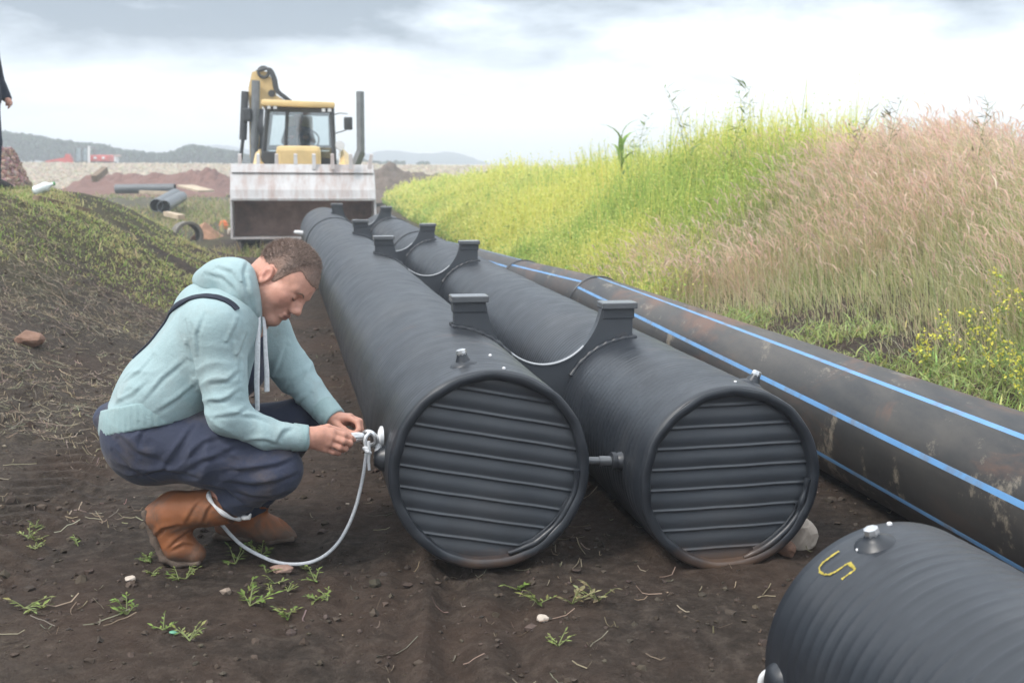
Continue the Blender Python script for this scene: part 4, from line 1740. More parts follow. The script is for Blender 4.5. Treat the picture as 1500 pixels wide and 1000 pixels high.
fold_p = folds([(KNR, np.array([0.5, 0.0, -1.0]), 0.05, 0.09, 0.0065),
                (T(385, 715, 3.24), np.array([0.15, 0, -1.0]), 0.036, 0.075, 0.0075),
                (T(300, 690, 3.2), np.array([0.9, 0, -0.45]), 0.07, 0.13, 0.0055),
                (T(250, 640, 3.2), np.array([0.85, 0, 0.5]), 0.075, 0.12, 0.006),
                (T(195, 660, 3.25), np.array([0.35, 0, 1.0]), 0.06, 0.12, 0.005),
                (T(345, 735, 3.25), np.array([0.9, 0, 0.3]), 0.04, 0.06, 0.005),
                (T(350, 630, 3.25), np.array([1, 0, 0.2]), 0.06, 0.09, 0.005)])
fold_p = creases(pants, [[(434, 672), (405, 684), (370, 690), (335, 690)], [(436, 695), (405, 708), (372, 712), (335, 706)],
                         [(428, 718), (400, 728), (370, 728), (345, 720)], [(412, 735), (385, 744), (360, 742)],
                         [(215, 600), (212, 625), (205, 650)], [(268, 694), (300, 676), (335, 668)], [(190, 700), (240, 690), (290, 700)],
                         [(285, 625), (265, 655), (240, 690)], [(330, 640), (300, 650), (275, 672)], [(385, 650), (350, 655), (320, 668)],
                         [(175, 640), (200, 665), (235, 675)], [(165, 660), (195, 690), (230, 705)], [(300, 712), (330, 716), (352, 735)]], 0.0065, 0.0065, fold_p)
Vv, Ff = pants.mesh(0.0046, fold_p, pants_post)
pn = obj('overalls', Vv, Ff, M_NAVY, man, True)
# white lining at the right trouser end
mb = MB()
e1 = c_ax
e2 = np.cross(CUT_N, c_ax)
pts, rr = [], []
for i in range(41):
    t = 2 * math.pi * i / 40
    p = CUF_C + CUT_N * 0.004 + 0.062 * math.cos(t) * e1 + 0.060 * math.sin(t) * e2
    pts.append(p)
    rr.append(0.0062 + 0.002 * math.sin(5 * t + 1))
mb.tube(pts, rr, 8, caps=False)
e_ = CUF_C + 0.062 * e1
mb.tube([e_, e_ + np.array([0.012, -0.02, 0.004]), e_ + np.array([0.030, -0.03, 0.008]), e_ + np.array([0.036, -0.03, 0.020])], [0.007, 0.008, 0.007, 0.003], 8)
mb.build('trouser_lining', M_LINING, pn, True)


def on_body(b, pts, off, n=6):
    P, NR = [], []
    for i in range(len(pts) - 1):
        for k in range(n):
            f = k / n
            p, nn_ = b.hit(pts[i][0] * (1 - f) + pts[i + 1][0] * f, pts[i][1] * (1 - f) + pts[i + 1][1] * f)
            p2, nn2 = b.nearest(p, off, 5)
            P.append(p2)
            NR.append(nn2)
    P, NR = np.array(P), np.array(NR)
    for _ in range(3):
        P[1:-1] = (P[:-2] + 2 * P[1:-1] + P[2:]) / 4
        NR[1:-1] = (NR[:-2] + 2 * NR[1:-1] + NR[2:]) / 4
    NR /= np.linalg.norm(NR, axis=1)[:, None]
    return P, NR


P, NR = on_body(hood, [(347, 454), (342, 448), (332, 441), (318, 436), (300, 434), (280, 437), (262, 446), (244, 460), (226, 477), (210, 492), (196, 506), (186, 520)], 0.0005)
V, Fc = ribbon(P, 0.024, 0.005, NR)
obj('shoulder_strap', V, Fc, M_STRAP, pn, True)
# drawstrings of the hood
mb = MB()
mb.tube([T(379, 462, 3.36), T(378, 480, 3.345), T(377, 520, 3.335), T(376, 560, 3.335), T(377, 601, 3.34)], [0.006, 0.0075, 0.0085, 0.0085, 0.0070], 8, flat=0.55)
mb.build('drawstring', M_CORD, hd, True)
mb = MB()
mb.tube([T(386, 464, 3.39), T(388, 485, 3.375), T(389, 515, 3.365), T(391, 545, 3.365), T(391, 573, 3.37)], [0.005, 0.006, 0.0065, 0.0075, 0.008], 8, flat=0.55)
mb.build('drawstring', M_CORD, hd, True)

# ---- boots
for nm, sh0, ank, heel, ball, toe, y, rs in (
        ('r', T(337, 739, 3.315), T(256, 749, 3.335), T(231, 757, 3.335), T(262, 800, 3.335), T(284, 812, 3.332), 3.335, 1.0),
        ('l', T(376, 725, 3.585), T(350, 750, 3.575), T(334, 768, 3.575), T(392, 776, 3.567), T(420, 780, 3.563), 3.57, 1.0)):
    b = Body()
    b.cap(sh0, ank, 0.059, 0.059, 0.03).cap(ank, heel, 0.054, 0.042, 0.03)
    b.cap(ank, ball, 0.050, 0.044, 0.03).cap(heel, ball, 0.040, 0.043, 0.02).cap(ball, toe, 0.044, 0.034, 0.02)
    lo_ = 0.0
    b.cap(ball + [0, 0.012, 0], toe + [0, 0.012, 0], 0.040, 0.030, 0.02)
    if nm == 'r':
        sole_n = np.cross(T(208, 755, 3.335) - T(238, 828, 3.335), [0, 1, 0])
    gz0 = gz(toe[0], toe[1])

    def bp(X, D, nm=nm, sh0=sh0, ank=ank, gz0=gz0):
        D = np.maximum(D, gz0 + 0.004 - X[:, 2])
        a_ = (sh0 - ank) / np.linalg.norm(sh0 - ank)
        c_ = sh0 + a_ * 0.0
        D = np.maximum(D, (X - c_) @ a_)
        if nm == 'r':                       # straight sole from heel to ball
            h0, b0 = T(211, 757, 3.3), T(240, 822, 3.3)
            t_ = (b0 - h0) / np.linalg.norm(b0 - h0)
            n_ = np.array([t_[2], 0, -t_[0]])
            if n_ @ (T(260, 770, 3.3) - h0) > 0:
                n_ = -n_
            D = np.maximum(D, ((X - h0) @ n_))
        return D
    fb = folds([(ank, np.array([0.5, 0.2, 1]), 0.035, 0.06, 0.006), (ball, np.array([0.6, 0, 0.6]), 0.03, 0.05, 0.004), ((sh0 + ank) / 2, np.array([1, 0, -0.2]), 0.04, 0.06, 0.005)])
    if nm == 'r':
        fb = creases(b, [[(262, 770), (240, 775), (225, 790)], [(278, 778), (262, 790), (245, 806)], [(300, 726), (285, 745), (272, 768)], [(320, 730), (305, 748), (298, 768)], [(285, 800), (268, 798), (250, 808)]], 0.005, 0.005, fb)
    V, Fc = b.mesh(0.0040, fb, bp)
    bt = obj('boot', V, Fc, M_BOOT, man, True)
    s = Body()
    if nm == 'r':
        for dy in (-0.030, 0, 0.030):
            s.chain([T(212, 752, 3.335 + dy), T(226, 792, 3.335 + dy), T(240, 819, 3.335 + dy), T(258, 826, 3.335 + dy), T(290, 825, 3.335 + dy * 0.8)], [0.011, 0.010, 0.011, 0.010, 0.010], 0.012)
    else:
        for dy in (-0.030, 0, 0.030):
            s.chain([T(316, 785, 3.575 + dy), T(350, 788, 3.572 + dy), T(395, 792, 3.566 + dy), T(428, 789, 3.562 + dy * 0.8)], [0.012, 0.011, 0.011, 0.010], 0.012)
    V, Fc = s.mesh(0.0045, lambda X: 0.002 * vnoise(X[:, 0] * 70, X[:, 1] * 70, X[:, 2] * 70, s=1), lambda X, D, g0=gz0: np.maximum(D, g0 - 0.006 - X[:, 2]))
    obj('sole', V, Fc, M_SOLE, bt, True)

# ------------------------------------------------------------------ shackle, rope eye and the wire sling
shk = empty('shackle', T(545, 641, 3.40), 'galvanised shackle with white rope eye between the man\'s hands and the pipe', 'shackle')
mb = MB()
mb.torus(T(541, 642, 3.385), (0.35, 1, 0.25), 0.0235, 0.0075, 30, 10)
mb.build('bow', M_ZINC, shk, True)
mb = MB()
cF = T(557, 638, 3.40)
mb.tube([cF - np.array([0.006, 0, 0]), cF + np.array([0.0, 0, 0.0]), cF + np.array([0.008, 0.002, 0])], [0.020, 0.030, 0.030], 20)
mb.tube([cF, pL + nL * 0.02], [0.012, 0.012], 12)
mb.build('flange', M_WHITE, shk, True)
mb = MB()                                                     # long narrow link held in the fingers
lk = []
for i in range(25):
    t = 2 * math.pi * i / 24
    lk.append(T(518 + 15 * math.cos(t), 641 - 2.2 * math.cos(t) + 5.5 * math.sin(t), 3.365))
mb.tube(lk, 0.0052, 8, caps=False)
mb.build('link', M_ZINC, shk, True)
mb = MB()
mb.tube([T(508, 638, 3.36), T(520, 640, 3.352), T(531, 639, 3.362)], [0.005, 0.007, 0.005], 8)
mb.build('pin', M_ZINC, shk, True)
rope = MB()
pts = [(541, 634, 3.36), (536, 640, 3.352), (535, 648, 3.356), (537, 656, 3.36), (536, 668, 3.362), (533, 690, 3.365), (528, 715, 3.365), (521, 742, 3.362),
       (510, 770, 3.357), (495, 795, 3.352), (476, 813, 3.348), (455, 823, 3.345), (430, 826, 3.342), (405, 823, 3.35), (380, 813, 3.37), (357, 800, 3.40), (340, 785, 3.43), (325, 768, 3.46)]
P = [T(*p) for p in pts]
P = spline(P, 6)
rope.tube(P, 0.0058, 9)
sling = rope.build('wire_sling', M_CORD, None, True)
tag(sling, 'pale wire sling hanging in a loop from the shackle down past the boots', 'wire sling')
kn = MB()
kn.torus(T(537, 657, 3.358), (0.2, 0.3, 1), 0.0085, 0.006, 16, 8)
kn.torus(T(539, 661, 3.352), (0.6, 0.2, 1), 0.0085, 0.0055, 16, 8)
kn.build('knot', M_CORD, sling, True)
kn = MB()
kn.tube([T(540, 646, 3.35), T(541, 660, 3.35), T(540, 675, 3.352), T(541, 688, 3.352)], 0.0048, 8)
kn.build('tail', M_CORD, sling, True)
# ------------------------------------------------------------------ the backhoe loader
M_YEL = simple('loader_yellow', (0.73, 0.53, 0.25), 0.45, 0.14, 3, 0.05, spec=0.4)  # yellow paled in the colour to imitate haze over the loader
m = Mat('worn_bucket_steel')
c = m.ramp(m.noise(1.6, 7, 0.65, stretch=(1, 1, 0.5)), [(0.3, (0.42, 0.41, 0.41)), (0.7, (0.62, 0.61, 0.61))])
ru = m.ramp(m.noise(2.6, 9, 0.74, stretch=(2.4, 1, 0.3)), [(0.44, (0, 0, 0)), (0.66, (1, 1, 1))])
c = m.mix(m.mix(0.72, (0, 0, 0), ru), c, (0.34, 0.225, 0.185))
m.base(c)
m.set(Roughness=0.5, Metallic=0.15)
m.bump(m.noise(12, 5), 0.15, 0.01)
M_BSTEEL = m.m
m = Mat('rusty_bucket_inside')
c = m.ramp(m.noise(2.2, 8, 0.68), [(0.3, (0.11, 0.078, 0.066)), (0.52, (0.23, 0.15, 0.125)), (0.72, (0.36, 0.25, 0.20))])
m.base(c)
m.set(Roughness=0.85)
m.bump(m.noise(20, 6), 0.4, 0.02)
M_RUST = m.m
M_DKMET = simple('dark_metal', (0.055, 0.058, 0.062), 0.5, 0.2, 6, 0.1)
M_GREYMET = simple('grey_steel', (0.20, 0.21, 0.22), 0.4, 0.2, 6, 0.1, metal=0.3)
M_RUBBER = simple('tyre_rubber', (0.028, 0.027, 0.026), 0.85, 0.3, 8, 0.3)
M_BLACK = simple('cab_black', (0.050, 0.054, 0.060), 0.5, 0.2, 6, 0.05)  # black lifted towards grey-blue for the same hazy look
m = Mat('cab_glass')
m.set(Roughness=0.03)
tr = m.n('ShaderNodeBsdfTransparent')
tr.inputs[0].default_value = (0.78, 0.84, 0.84, 1)
gl = m.n('ShaderNodeBsdfGlossy')
gl.inputs['Roughness'].default_value = 0.04
gl.inputs['Color'].default_value = (0.9, 0.95, 1, 1)
lw = m.n('ShaderNodeFresnel')
lw.inputs[0].default_value = 1.6
mr = m.n('ShaderNodeMath', operation='MULTIPLY_ADD')
m.l(lw.outputs[0], mr.inputs[0])
mr.inputs[1].default_value = 1.0
mr.inputs[2].default_value = 0.10
ms = m.n('ShaderNodeMixShader')
m.l(mr.outputs[0], ms.inputs[0])
m.l(tr.outputs[0], ms.inputs[1])
m.l(gl.outputs[0], ms.inputs[2])
m.l(ms.outputs[0], m.t.nodes['Material Output'].inputs['Surface'])
M_GLASS = m.m
M_LAMPW = simple('lamp_lens', (0.75, 0.76, 0.78), 0.2, 0.1, 30, 0)

DB = 18.0                                  # bucket front distance
gL = gz(-3.3, 19.5)
ldr = empty('backhoe_loader', (at(440, 300, DB)[0], DB, gL), 'yellow backhoe loader facing the camera behind the long black pipes, its wide bucket open', 'backhoe loader')


ATW = at
TH_L = math.atan2(3.42, DB)                # the loader is turned towards the camera
PIV = ATW(440, 300, DB)
PIV[2] = gL


def at(px, py, y):                         # the loader's own frame, before it is turned
    w_ = ATW(px, py, DB + (y - DB) * math.cos(TH_L))
    d_ = w_ - PIV
    c_, s_ = math.cos(-TH_L), math.sin(-TH_L)
    return PIV + np.array([c_ * d_[0] - s_ * d_[1], s_ * d_[0] + c_ * d_[1], d_[2]])


def bx(mb, x0, x1, y0, y1, d0, d1, bev=0.0):
    """box from picture-plane extents at distance d0, going back to d1"""
    a, b = at(x0, y1, d0), at(x1, y0, d0)
    c = np.array([(a[0] + b[0]) / 2, (d0 + d1) / 2, (a[2] + b[2]) / 2])
    return mb.box(c, (abs(b[0] - a[0]), abs(d1 - d0), abs(b[2] - a[2])), None, bev)


# bucket: upper worn plate, cavity, side plates, lower lip, teeth
xl, xr = at(339, 290, DB)[0], at(551, 290, DB)[0]
zt, zm, zb = at(440, 241, DB)[2], at(440, 293, DB)[2], at(440, 348, DB)[2]
mb = MB()
prof = [(DB + 0.30, zt), (DB + 0.0, zm + 0.16), (DB - 0.06, zm), (DB + 0.0, zm - 0.015), (DB + 0.10, zm + 0.02), (DB + 0.34, zt)]
mb.prism([np.array([xl, y, z]) for y, z in prof], (xr - xl, 0, 0))
bk = mb.build('bucket', M_BSTEEL, ldr, False)
mb = MB()
e0, e1_ = np.array([xl + 0.012, DB + 0.283, zt - 0.006]), np.array([xl + 0.012, DB + 0.185, zt - 0.135])
mb.prism([e0, e1_, e1_ + [0, -0.022, 0.006], e0 + [0, -0.022, 0.010]], (xr - xl - 0.024, 0, 0))
mb.build('edge_plate', M_BSTEEL, bk, False)
mb = MB()
mb.box(((xl + xr) / 2, DB - 0.05, zm + 0.012), (xr - xl - 0.03, 0.05, 0.05), None, 0.012)
mb.build('stiffener', M_BSTEEL, bk, False)
mb = MB()
n_ = 12
pr = []
for i in range(n_ + 1):
    t = R_(75 - 150 * i / n_)
    pr.append((DB + 0.28 + 0.36 * math.cos(t), (zm + zb) / 2 + 0.02 + 0.36 * math.sin(t) * (zm - zb + 0.05) / 0.72))
inner = [(y, z) for y, z in pr]
outer = [(y + 0.03, z) for y, z in pr][::-1]
mb.prism([np.array([xl + 0.02, y, z]) for y, z in inner + outer], (xr - xl - 0.04, 0, 0))
mb.build('back_wall', M_RUST, bk, True)
mb = MB()
mb.prism([np.array([xl + 0.01, DB - 0.12, zb - 0.015]), np.array([xl + 0.01, DB + 0.45, zb - 0.035]), np.array([xl + 0.01, DB + 0.45, zb - 0.005]), np.array([xl + 0.01, DB - 0.12, zb + 0.012])], (xr - xl - 0.02, 0, 0))
mb.build('cutting_edge', M_BSTEEL, bk, False)
for x in (xl - 0.012, xr - 0.018):
    mb = MB()
    mb.prism([np.array([x, y, z]) for y, z in ((DB - 0.09, zb - 0.01), (DB - 0.02, zm - 0.02), (DB + 0.26, zt - 0.1), (DB + 0.62, zt - 0.2), (DB + 0.62, zb + 0.02), (DB + 0.4, zb - 0.03))], (0.03, 0, 0))
    mb.build('side_plate', M_BSTEEL, bk, False)
for px in (351, 378, 405, 433, 460, 487, 514, 541):
    c = at(px, 237, DB + 0.225)
    mb = MB()
    lean = 0.045 if px > 530 else 0.0
    hw = 0.033
    mb.prism([c + np.array([-hw, 0, -0.12]), c + np.array([hw, 0, -0.12]), c + np.array([hw * 0.8 + lean, 0.05, 0.115]), c + np.array([-hw * 0.8 + lean, 0.05, 0.115])], (0, 0.06, 0.015))
    mb.build('tooth', M_BSTEEL, bk, False)
# loader arms behind the bucket, front axle and wheels
for x0, x1 in ((366, 384), (500, 518)):
    mb = MB()
    a, b = at((x0 + x1) / 2, 300, DB + 0.80), at((x0 + x1) / 2 + (6 if x0 < 400 else -6), 225, DB + 3.2)
    mb.tube([a, a * 0.4 + b * 0.6 + np.array([0, 0, 0.12]), b], [0.11, 0.10, 0.09], 4)
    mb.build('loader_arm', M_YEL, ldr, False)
gw = gL


def wheel(cx, cy, R, wd, parent):
    c = np.array([cx, cy, gw + R])
    mb = MB()
    prof = [(R * 0.55, -wd / 2), (R * 0.86, -wd / 2), (R * 0.97, -wd * 0.38), (R, -wd * 0.2), (R, wd * 0.2), (R * 0.97, wd * 0.38), (R * 0.86, wd / 2), (R * 0.55, wd / 2)]
    V, Fc = [], []
    n = 40
    for i in range(n):
        t = 2 * math.pi * i / n
        for r_, a_ in prof:
            V.append(c + np.array([a_, r_ * math.cos(t), r_ * math.sin(t)]))
    k = len(prof)
    for i in range(n):
        j = (i + 1) % n
        for q_ in range(k):
            q2 = (q_ + 1) % k
            Fc.append((i * k + q_, i * k + q2, j * k + q2, j * k + q_))
    mb.add(V, Fc)
    for i in range(20):                     # tread lugs
        t = 2 * math.pi * i / 20
        for s_ in (-1, 1):
            rot = Matrix.Rotation(t, 3, 'X') @ Matrix.Rotation(R_(25 * s_), 3, 'Z')
            mb.box(c + np.array([s_ * wd * 0.22, -math.sin(t) * R, math.cos(t) * R]), (wd * 0.5, 0.05, 0.05), rot)
    w_ = mb.build('wheel', M_RUBBER, parent, False)
    h = MB()
    h.tube([c + np.array([-wd * 0.4, 0, 0]), c + np.array([wd * 0.4, 0, 0])], R * 0.55, 20)
    h.build('rim', M_YEL, w_, False)


for px in (366, 515):
    wheel(at(px, 300, DB + 1.9)[0], DB + 1.9, 0.46, 0.32, ldr)
for px in (362, 518):
    wheel(at(px, 300, DB + 4.2)[0], DB + 4.2, 0.72, 0.44, ldr)
mb = MB()
bx(mb, 392, 486, 262, 350, DB + 1.2, DB + 4.6, 0.05)
mb.build('chassis', M_DKMET, ldr, False)
# bonnet
mb = MB()
bx(mb, 406, 470, 214, 285, DB + 1.3, DB + 2.5, 0.08)
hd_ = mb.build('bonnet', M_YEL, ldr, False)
mb = MB()
bx(mb, 414, 462, 246, 280, DB + 1.28, DB + 1.31, 0.005)
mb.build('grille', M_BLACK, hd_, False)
# cab
DC0, DC1 = DB + 2.6, DB + 4.1
cab = MB()
posts = [((392, 158), (384, 245)), ((421, 158), (418, 218)), ((486, 160), (490, 245))]
for (a, b), w_ in zip(posts, (0.07, 0.05, 0.07)):
    cab.tube([at(*a, DC0), at(*b, DC0)], w_ * 0.62, 4)
for (a, b), w_ in zip((posts[0], posts[2]), (0.08, 0.08)):
    dx = at(*a, DC0)
    A_, B_ = at(*a, DC0) + [0.02, DC1 - DC0, 0], at(*b, DC0) + [0.0, DC1 - DC0, 0]
    cab.tube([A_, B_], w_ * 0.62, 4)
for px in (393, 486):
    p = at(px, 160, DC0)
    cab.tube([p, p + np.array([0, DC1 - DC0, 0])], 0.05, 4)
cab.tube([at(390, 159, DC0), at(488, 161, DC0)], 0.055, 4)
cab.tube([at(390, 159, DC0) + [0, DC1 - DC0, 0], at(488, 161, DC0) + [0, DC1 - DC0, 0]], 0.055, 4)
cab.tube([at(385, 215, DC0) + [0, DC1 - DC0, 0], at(489, 215, DC0) + [0, DC1 - DC0, 0]], 0.05, 4)
bx(cab, 384, 407, 222, 262, DC0 - 0.05, DC1, 0.02)
bx(cab, 470, 491, 222, 262, DC0 - 0.05, DC1, 0.02)
bx(cab, 404, 474, 236, 262, DC0, DC1, 0.02)
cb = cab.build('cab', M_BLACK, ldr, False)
mb = MB()
a, b = at(383, 157, DC0 - 0.15), at(491, 151, DC0 - 0.15)
mb.box(((a[0] + b[0]) / 2, (DC0 + DC1) / 2 - 0.05, (a[2] + b[2]) / 2 + 0.02), (b[0] - a[0], DC1 - DC0 + 0.3, 0.11), Matrix.Rotation(R_(1.2), 3, 'Y'), 0.045)
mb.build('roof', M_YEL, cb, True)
for nm, pts in (('windscreen', ((422, 161), (484, 162), (487, 232), (419, 232))), ('windscreen', ((394, 161), (420, 161), (417, 232), (387, 232)))):
    P = [at(px, py, DC0 + 0.01) for px, py in pts]
    mb = MB()
    mb.prism(P, (0, 0.012, 0))
    mb.build('window', M_GLASS, cb, False)
for px0, px1 in ((392, 385), (486, 489)):
    mb = MB()
    a, b = at(px0, 162, DC0 + 0.06), at(px1, 222, DC0 + 0.06)
    mb.prism([a, b, b + np.array([0, DC1 - DC0 - 0.12, 0]), a + np.array([0, DC1 - DC0 - 0.12, 0])], (0.010, 0, 0))
    mb.build('window', M_GLASS, cb, False)
for px, py in ((394, 157.5), (403, 157.5), (474, 161), (483, 161)):
    mb = MB()
    bx(mb, px - 3.2, px + 3.2, py - 3, py + 3, DC0 - 0.16, DC0 - 0.06, 0.012)
    lp = mb.build('work_light', M_BLACK, cb, False)
    mb = MB()
    bx(mb, px - 2.6, px + 2.6, py - 2.4, py + 2.4, DC0 - 0.172, DC0 - 0.158)
    mb.build('lens', M_LAMPW, lp, False)
mb = MB()
mb.torus(at(452, 205, DC0 + 0.5), (0, 1, 0.5), 0.19, 0.016, 26, 8)
mb.tube([at(452, 205, DC0 + 0.5), at(452, 236, DC0 + 0.3)], 0.03, 8)
mb.build('steering_wheel', M_BLACK, cb, True)
mb = MB()
bx(mb, 422, 458, 170, 232, DC0 + 1.0, DC0 + 1.15, 0.05)
mb.build('seat', M_YEL, cb, True)
# mirrors
mb = MB()
mb.tube([at(489, 168, DC0), at(498, 166, DC0 - 0.1), at(509, 167, DC0 - 0.15)], 0.010, 6)
ar = mb.build('mirror_arm', M_BLACK, ldr, True)
mb = MB()
mb.tube([at(489, 196, DC0), at(500, 193, DC0 - 0.1), at(508, 190, DC0 - 0.15)], 0.010, 6)
mb.build('mirror_arm', M_BLACK, ldr, True)
mb = MB()
bx(mb, 504.5, 517, 171, 190, DC0 - 0.2, DC0 - 0.12, 0.025)
mb.build('mirror', M_DKMET, ar, True)
mb = MB()
c = at(498, 213, DC0 - 0.2)
mb.tube([c + [0, 0.05, 0], c, c + [0, -0.02, 0]], [0.05, 0.085, 0.08], 18)
mb.tube([c + [0, 0.02, -0.06], at(497, 240, DC0 - 0.2)], 0.012, 6)
mb.build('headlight', M_LAMPW, ldr, True)
# exhaust stack: upright square pipe, kinked at the bottom
mb = MB()
mb.tube([at(518, 248, DB + 2.2), at(529, 222, DB + 2.2)], 0.085, 4)
mb.tube([at(528.5, 226, DB + 2.2), at(527.5, 134, DB + 2.2)], 0.070, 4)
mb.build('exhaust_stack', M_GREYMET, ldr, False)
# folded digging arm behind the cab
DBM = DB + 4.7
mb = MB()
outl = [(366, 232), (364, 128), (369, 106), (380, 102), (392, 106), (399, 118), (405, 140), (424, 151), (440, 158), (424, 162), (398, 152), (384, 148), (381, 232)]
mb.prism([at(px, py, DBM) for px, py in outl], (0, 0.32, 0))
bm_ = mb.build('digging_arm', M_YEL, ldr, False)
mb = MB()
mb.tube([at(359, 134, DBM - 0.1), at(356, 205, DBM - 0.1)], 0.075, 12)
mb.tube([at(356, 203, DBM - 0.1), at(352, 238, DBM - 0.1)], 0.035, 10)
mb.build('hydraulic_ram', M_DKMET, bm_, True)
mb = MB()
mb.tube([at(375, 118, DBM - 0.15), at(373, 212, DBM - 0.15)], 0.085, 12)
mb.tube([at(373, 210, DBM - 0.15), at(372, 240, DBM - 0.15)], 0.075, 12)
mb.build('hydraulic_ram', M_GREYMET, bm_, True)
mb = MB()
bx(mb, 356, 368, 159, 178, DBM - 0.1, DBM + 0.2, 0.03)
mb.build('ram_bracket', M_DKMET, bm_, False)
mb = MB()
for k in range(4):
    o_ = k * 1.6
    mb.tube(spline([at(376 + o_, 104, DBM - 0.06), at(391 + o_, 101, DBM - 0.08), at(399 + o_, 115, DBM - 0.08), at(403 + o_, 132, DBM - 0.06), at(414 + o_, 142, DBM - 0.05), at(428 + o_, 153, DBM)], 5), 0.024, 7)
for k in range(3):
    mb.tube(spline([at(381 + k * 2, 160, DBM - 0.12), at(379 + k * 2.5, 185, DBM - 0.2), at(382 + k * 2, 205, DBM - 0.16), at(377 + k * 2, 235, DBM - 0.12)], 5), 0.022, 7)
mb.build('hose', M_BLACK, bm_, True)
mb = MB()
mb.torus(at(386, 106, DBM - 0.03), (0, 1, 0), 0.10, 0.03, 20, 8)
mb.tube([at(398, 137, DBM - 0.04), at(398, 137, DBM + 0.36)], 0.07, 14)
mb.build('pivot_pin', M_DKMET, bm_, True)


ldr.rotation_euler = (0, 0, TH_L)
at = ATW


# ------------------------------------------------------------------ other people
def small_person(name, label, base, H, face, pose, cols, hres=0.012):
    """standing or seated figure; face = direction it faces (unit x,y)"""
    fx = np.array([face[0], face[1], 0.0])
    lx = np.array([-face[1], face[0], 0.0])
    up = np.array([0, 0, 1.0])
    s = H / 1.75
    pt = lambda f, l, z: np.asarray(base, float) + s * (fx * f + lx * l + up * z)
    root = empty(name, base, label, 'person')
    M3 = np.stack([fx, lx, up])
    b, jk, tr, sh, hr = Body(), Body(), Body(), Body(), Body()
    hz_ = 1.62 if pose == 'stand' else 1.17 + 0.0
    off = 0 if pose == 'stand' else -0.45
    # head
    hq = lambda x, y, z: pt(0.03 + x, y, 1.62 + off + z)
    head_prims(b, lambda x, y, z: hq(x, y, z), M3)
    b.cap(pt(0, 0, 1.44 + off), hq(-0.01, 0, -0.03), 0.058 * s, 0.055 * s, 0.02)
    b.cap(pt(0, 0, 1.38 + off), pt(0, 0, 1.0 + off), 0.11 * s, 0.11 * s, 0.03)
    head_prims(hr, lambda x, y, z: hq(x, y, z), M3, ears=False)
    jk.cap(pt(0, -0.10, 1.34 + off), pt(0, -0.09, 0.92 + off), 0.115 * s, 0.135 * s, 0.05).cap(pt(0, 0.10, 1.34 + off), pt(0, 0.09, 0.92 + off), 0.115 * s, 0.135 * s, 0.05)
    jk.cap(pt(-0.01, -0.16, 1.40 + off), pt(-0.01, 0.16, 1.40 + off), 0.075 * s, 0.075 * s, 0.05)
    jk.cap(pt(-0.01, 0, 1.46 + off), pt(-0.01, 0, 1.42 + off), 0.075 * s, 0.08 * s, 0.03)
    for sd in (-1, 1):
        if pose == 'stand':
            el, wr, fi = pt(-0.05, 0.29 * sd, 1.13), pt(0.10, 0.25 * sd, 0.93), pt(0.16, 0.22 * sd, 0.88)
            hipp, kn, an, toe = pt(0, 0.10 * sd, 0.90), pt(0.02, 0.12 * sd, 0.49), pt(-0.02, 0.13 * sd, 0.09), pt(0.15, 0.16 * sd, 0.03)
        else:
            el, wr, fi = pt(0.10, 0.27 * sd, 0.74), pt(0.34, 0.17 * sd, 0.82), pt(0.42, 0.14 * sd, 0.82)
            hipp, kn, an, toe = pt(0, 0.10 * sd, 0.50), pt(0.42, 0.13 * sd, 0.50), pt(0.45, 0.13 * sd, 0.09), pt(0.62, 0.14 * sd, 0.04)
        shd = pt(-0.01, 0.20 * sd, 1.38 + off)
        jk.cap(shd, el, 0.075 * s, 0.060 * s, 0.03).cap(el, wr, 0.058 * s, 0.047 * s, 0.02)
        b.cap(shd, el, 0.05 * s, 0.04 * s, 0.02).cap(el, wr, 0.04 * s, 0.027 * s, 0.02)
        d_ = (fi - wr) / np.linalg.norm(fi - wr)
        b.cap(wr, fi, 0.030 * s, 0.033 * s, 0.02)
        sidev = np.cross(d_, lx)
        for k in range(4):
            p0 = fi + sidev * s * (k - 1.5) * 0.018
            p1 = p0 + d_ * s * 0.045 - lx * sd * s * 0.008
            b.cap(p0, p1, 0.0095 * s, 0.009 * s, 0.005).cap(p1, p1 + d_ * s * (0.02 + 0.006 * (k in (1, 2))) - lx * sd * s * 0.022, 0.009 * s, 0.008 * s, 0.005)
        b.cap(wr + d_ * s * 0.02, wr + d_ * s * 0.075 + sidev * s * -0.045 - lx * sd * s * 0.015, 0.013 * s, 0.010 * s, 0.008)
        tr.cap(hipp, kn, 0.112 * s, 0.082 * s, 0.04).cap(kn, an, 0.080 * s, 0.066 * s, 0.02)
        b.cap(hipp, kn, 0.08 * s, 0.055 * s, 0.02).cap(kn, an, 0.055 * s, 0.04 * s, 0.02).cap(an, toe, 0.035 * s, 0.025 * s, 0.02)
        sh.cap(an, toe, 0.058 * s, 0.040 * s, 0.03).cap(an, an - fx * 0.03 * s - up * 0.03 * s, 0.05 * s, 0.04 * s, 0.03)
    tr.cap(pt(0, -0.08, 0.93 + off), pt(0, 0.08, 0.93 + off), 0.13 * s, 0.13 * s, 0.04)
    fo = lambda X: 0.006 * fbm(X[:, 0] * 6, X[:, 1] * 6, X[:, 2] * 5, o=3, s=12)
    V, Fc = b.mesh(hres * 0.75)
    obj('body', V, Fc, M_SKIN, root, True, attr=np.tile(SKIN * 0.9, (len(V), 1)))
    hcen = hq(0, 0, 0)
    V, Fc = hr.mesh(hres * 0.8, None, lambda X, D: np.maximum(D - 0.008, -((X - hcen) @ up - np.interp((X - hcen) @ fx, [-0.1, 0.0, 0.03, 0.06, 0.1], [-0.04, 0.02, 0.02, 0.085, 0.085]) * s)), grow=0.004)
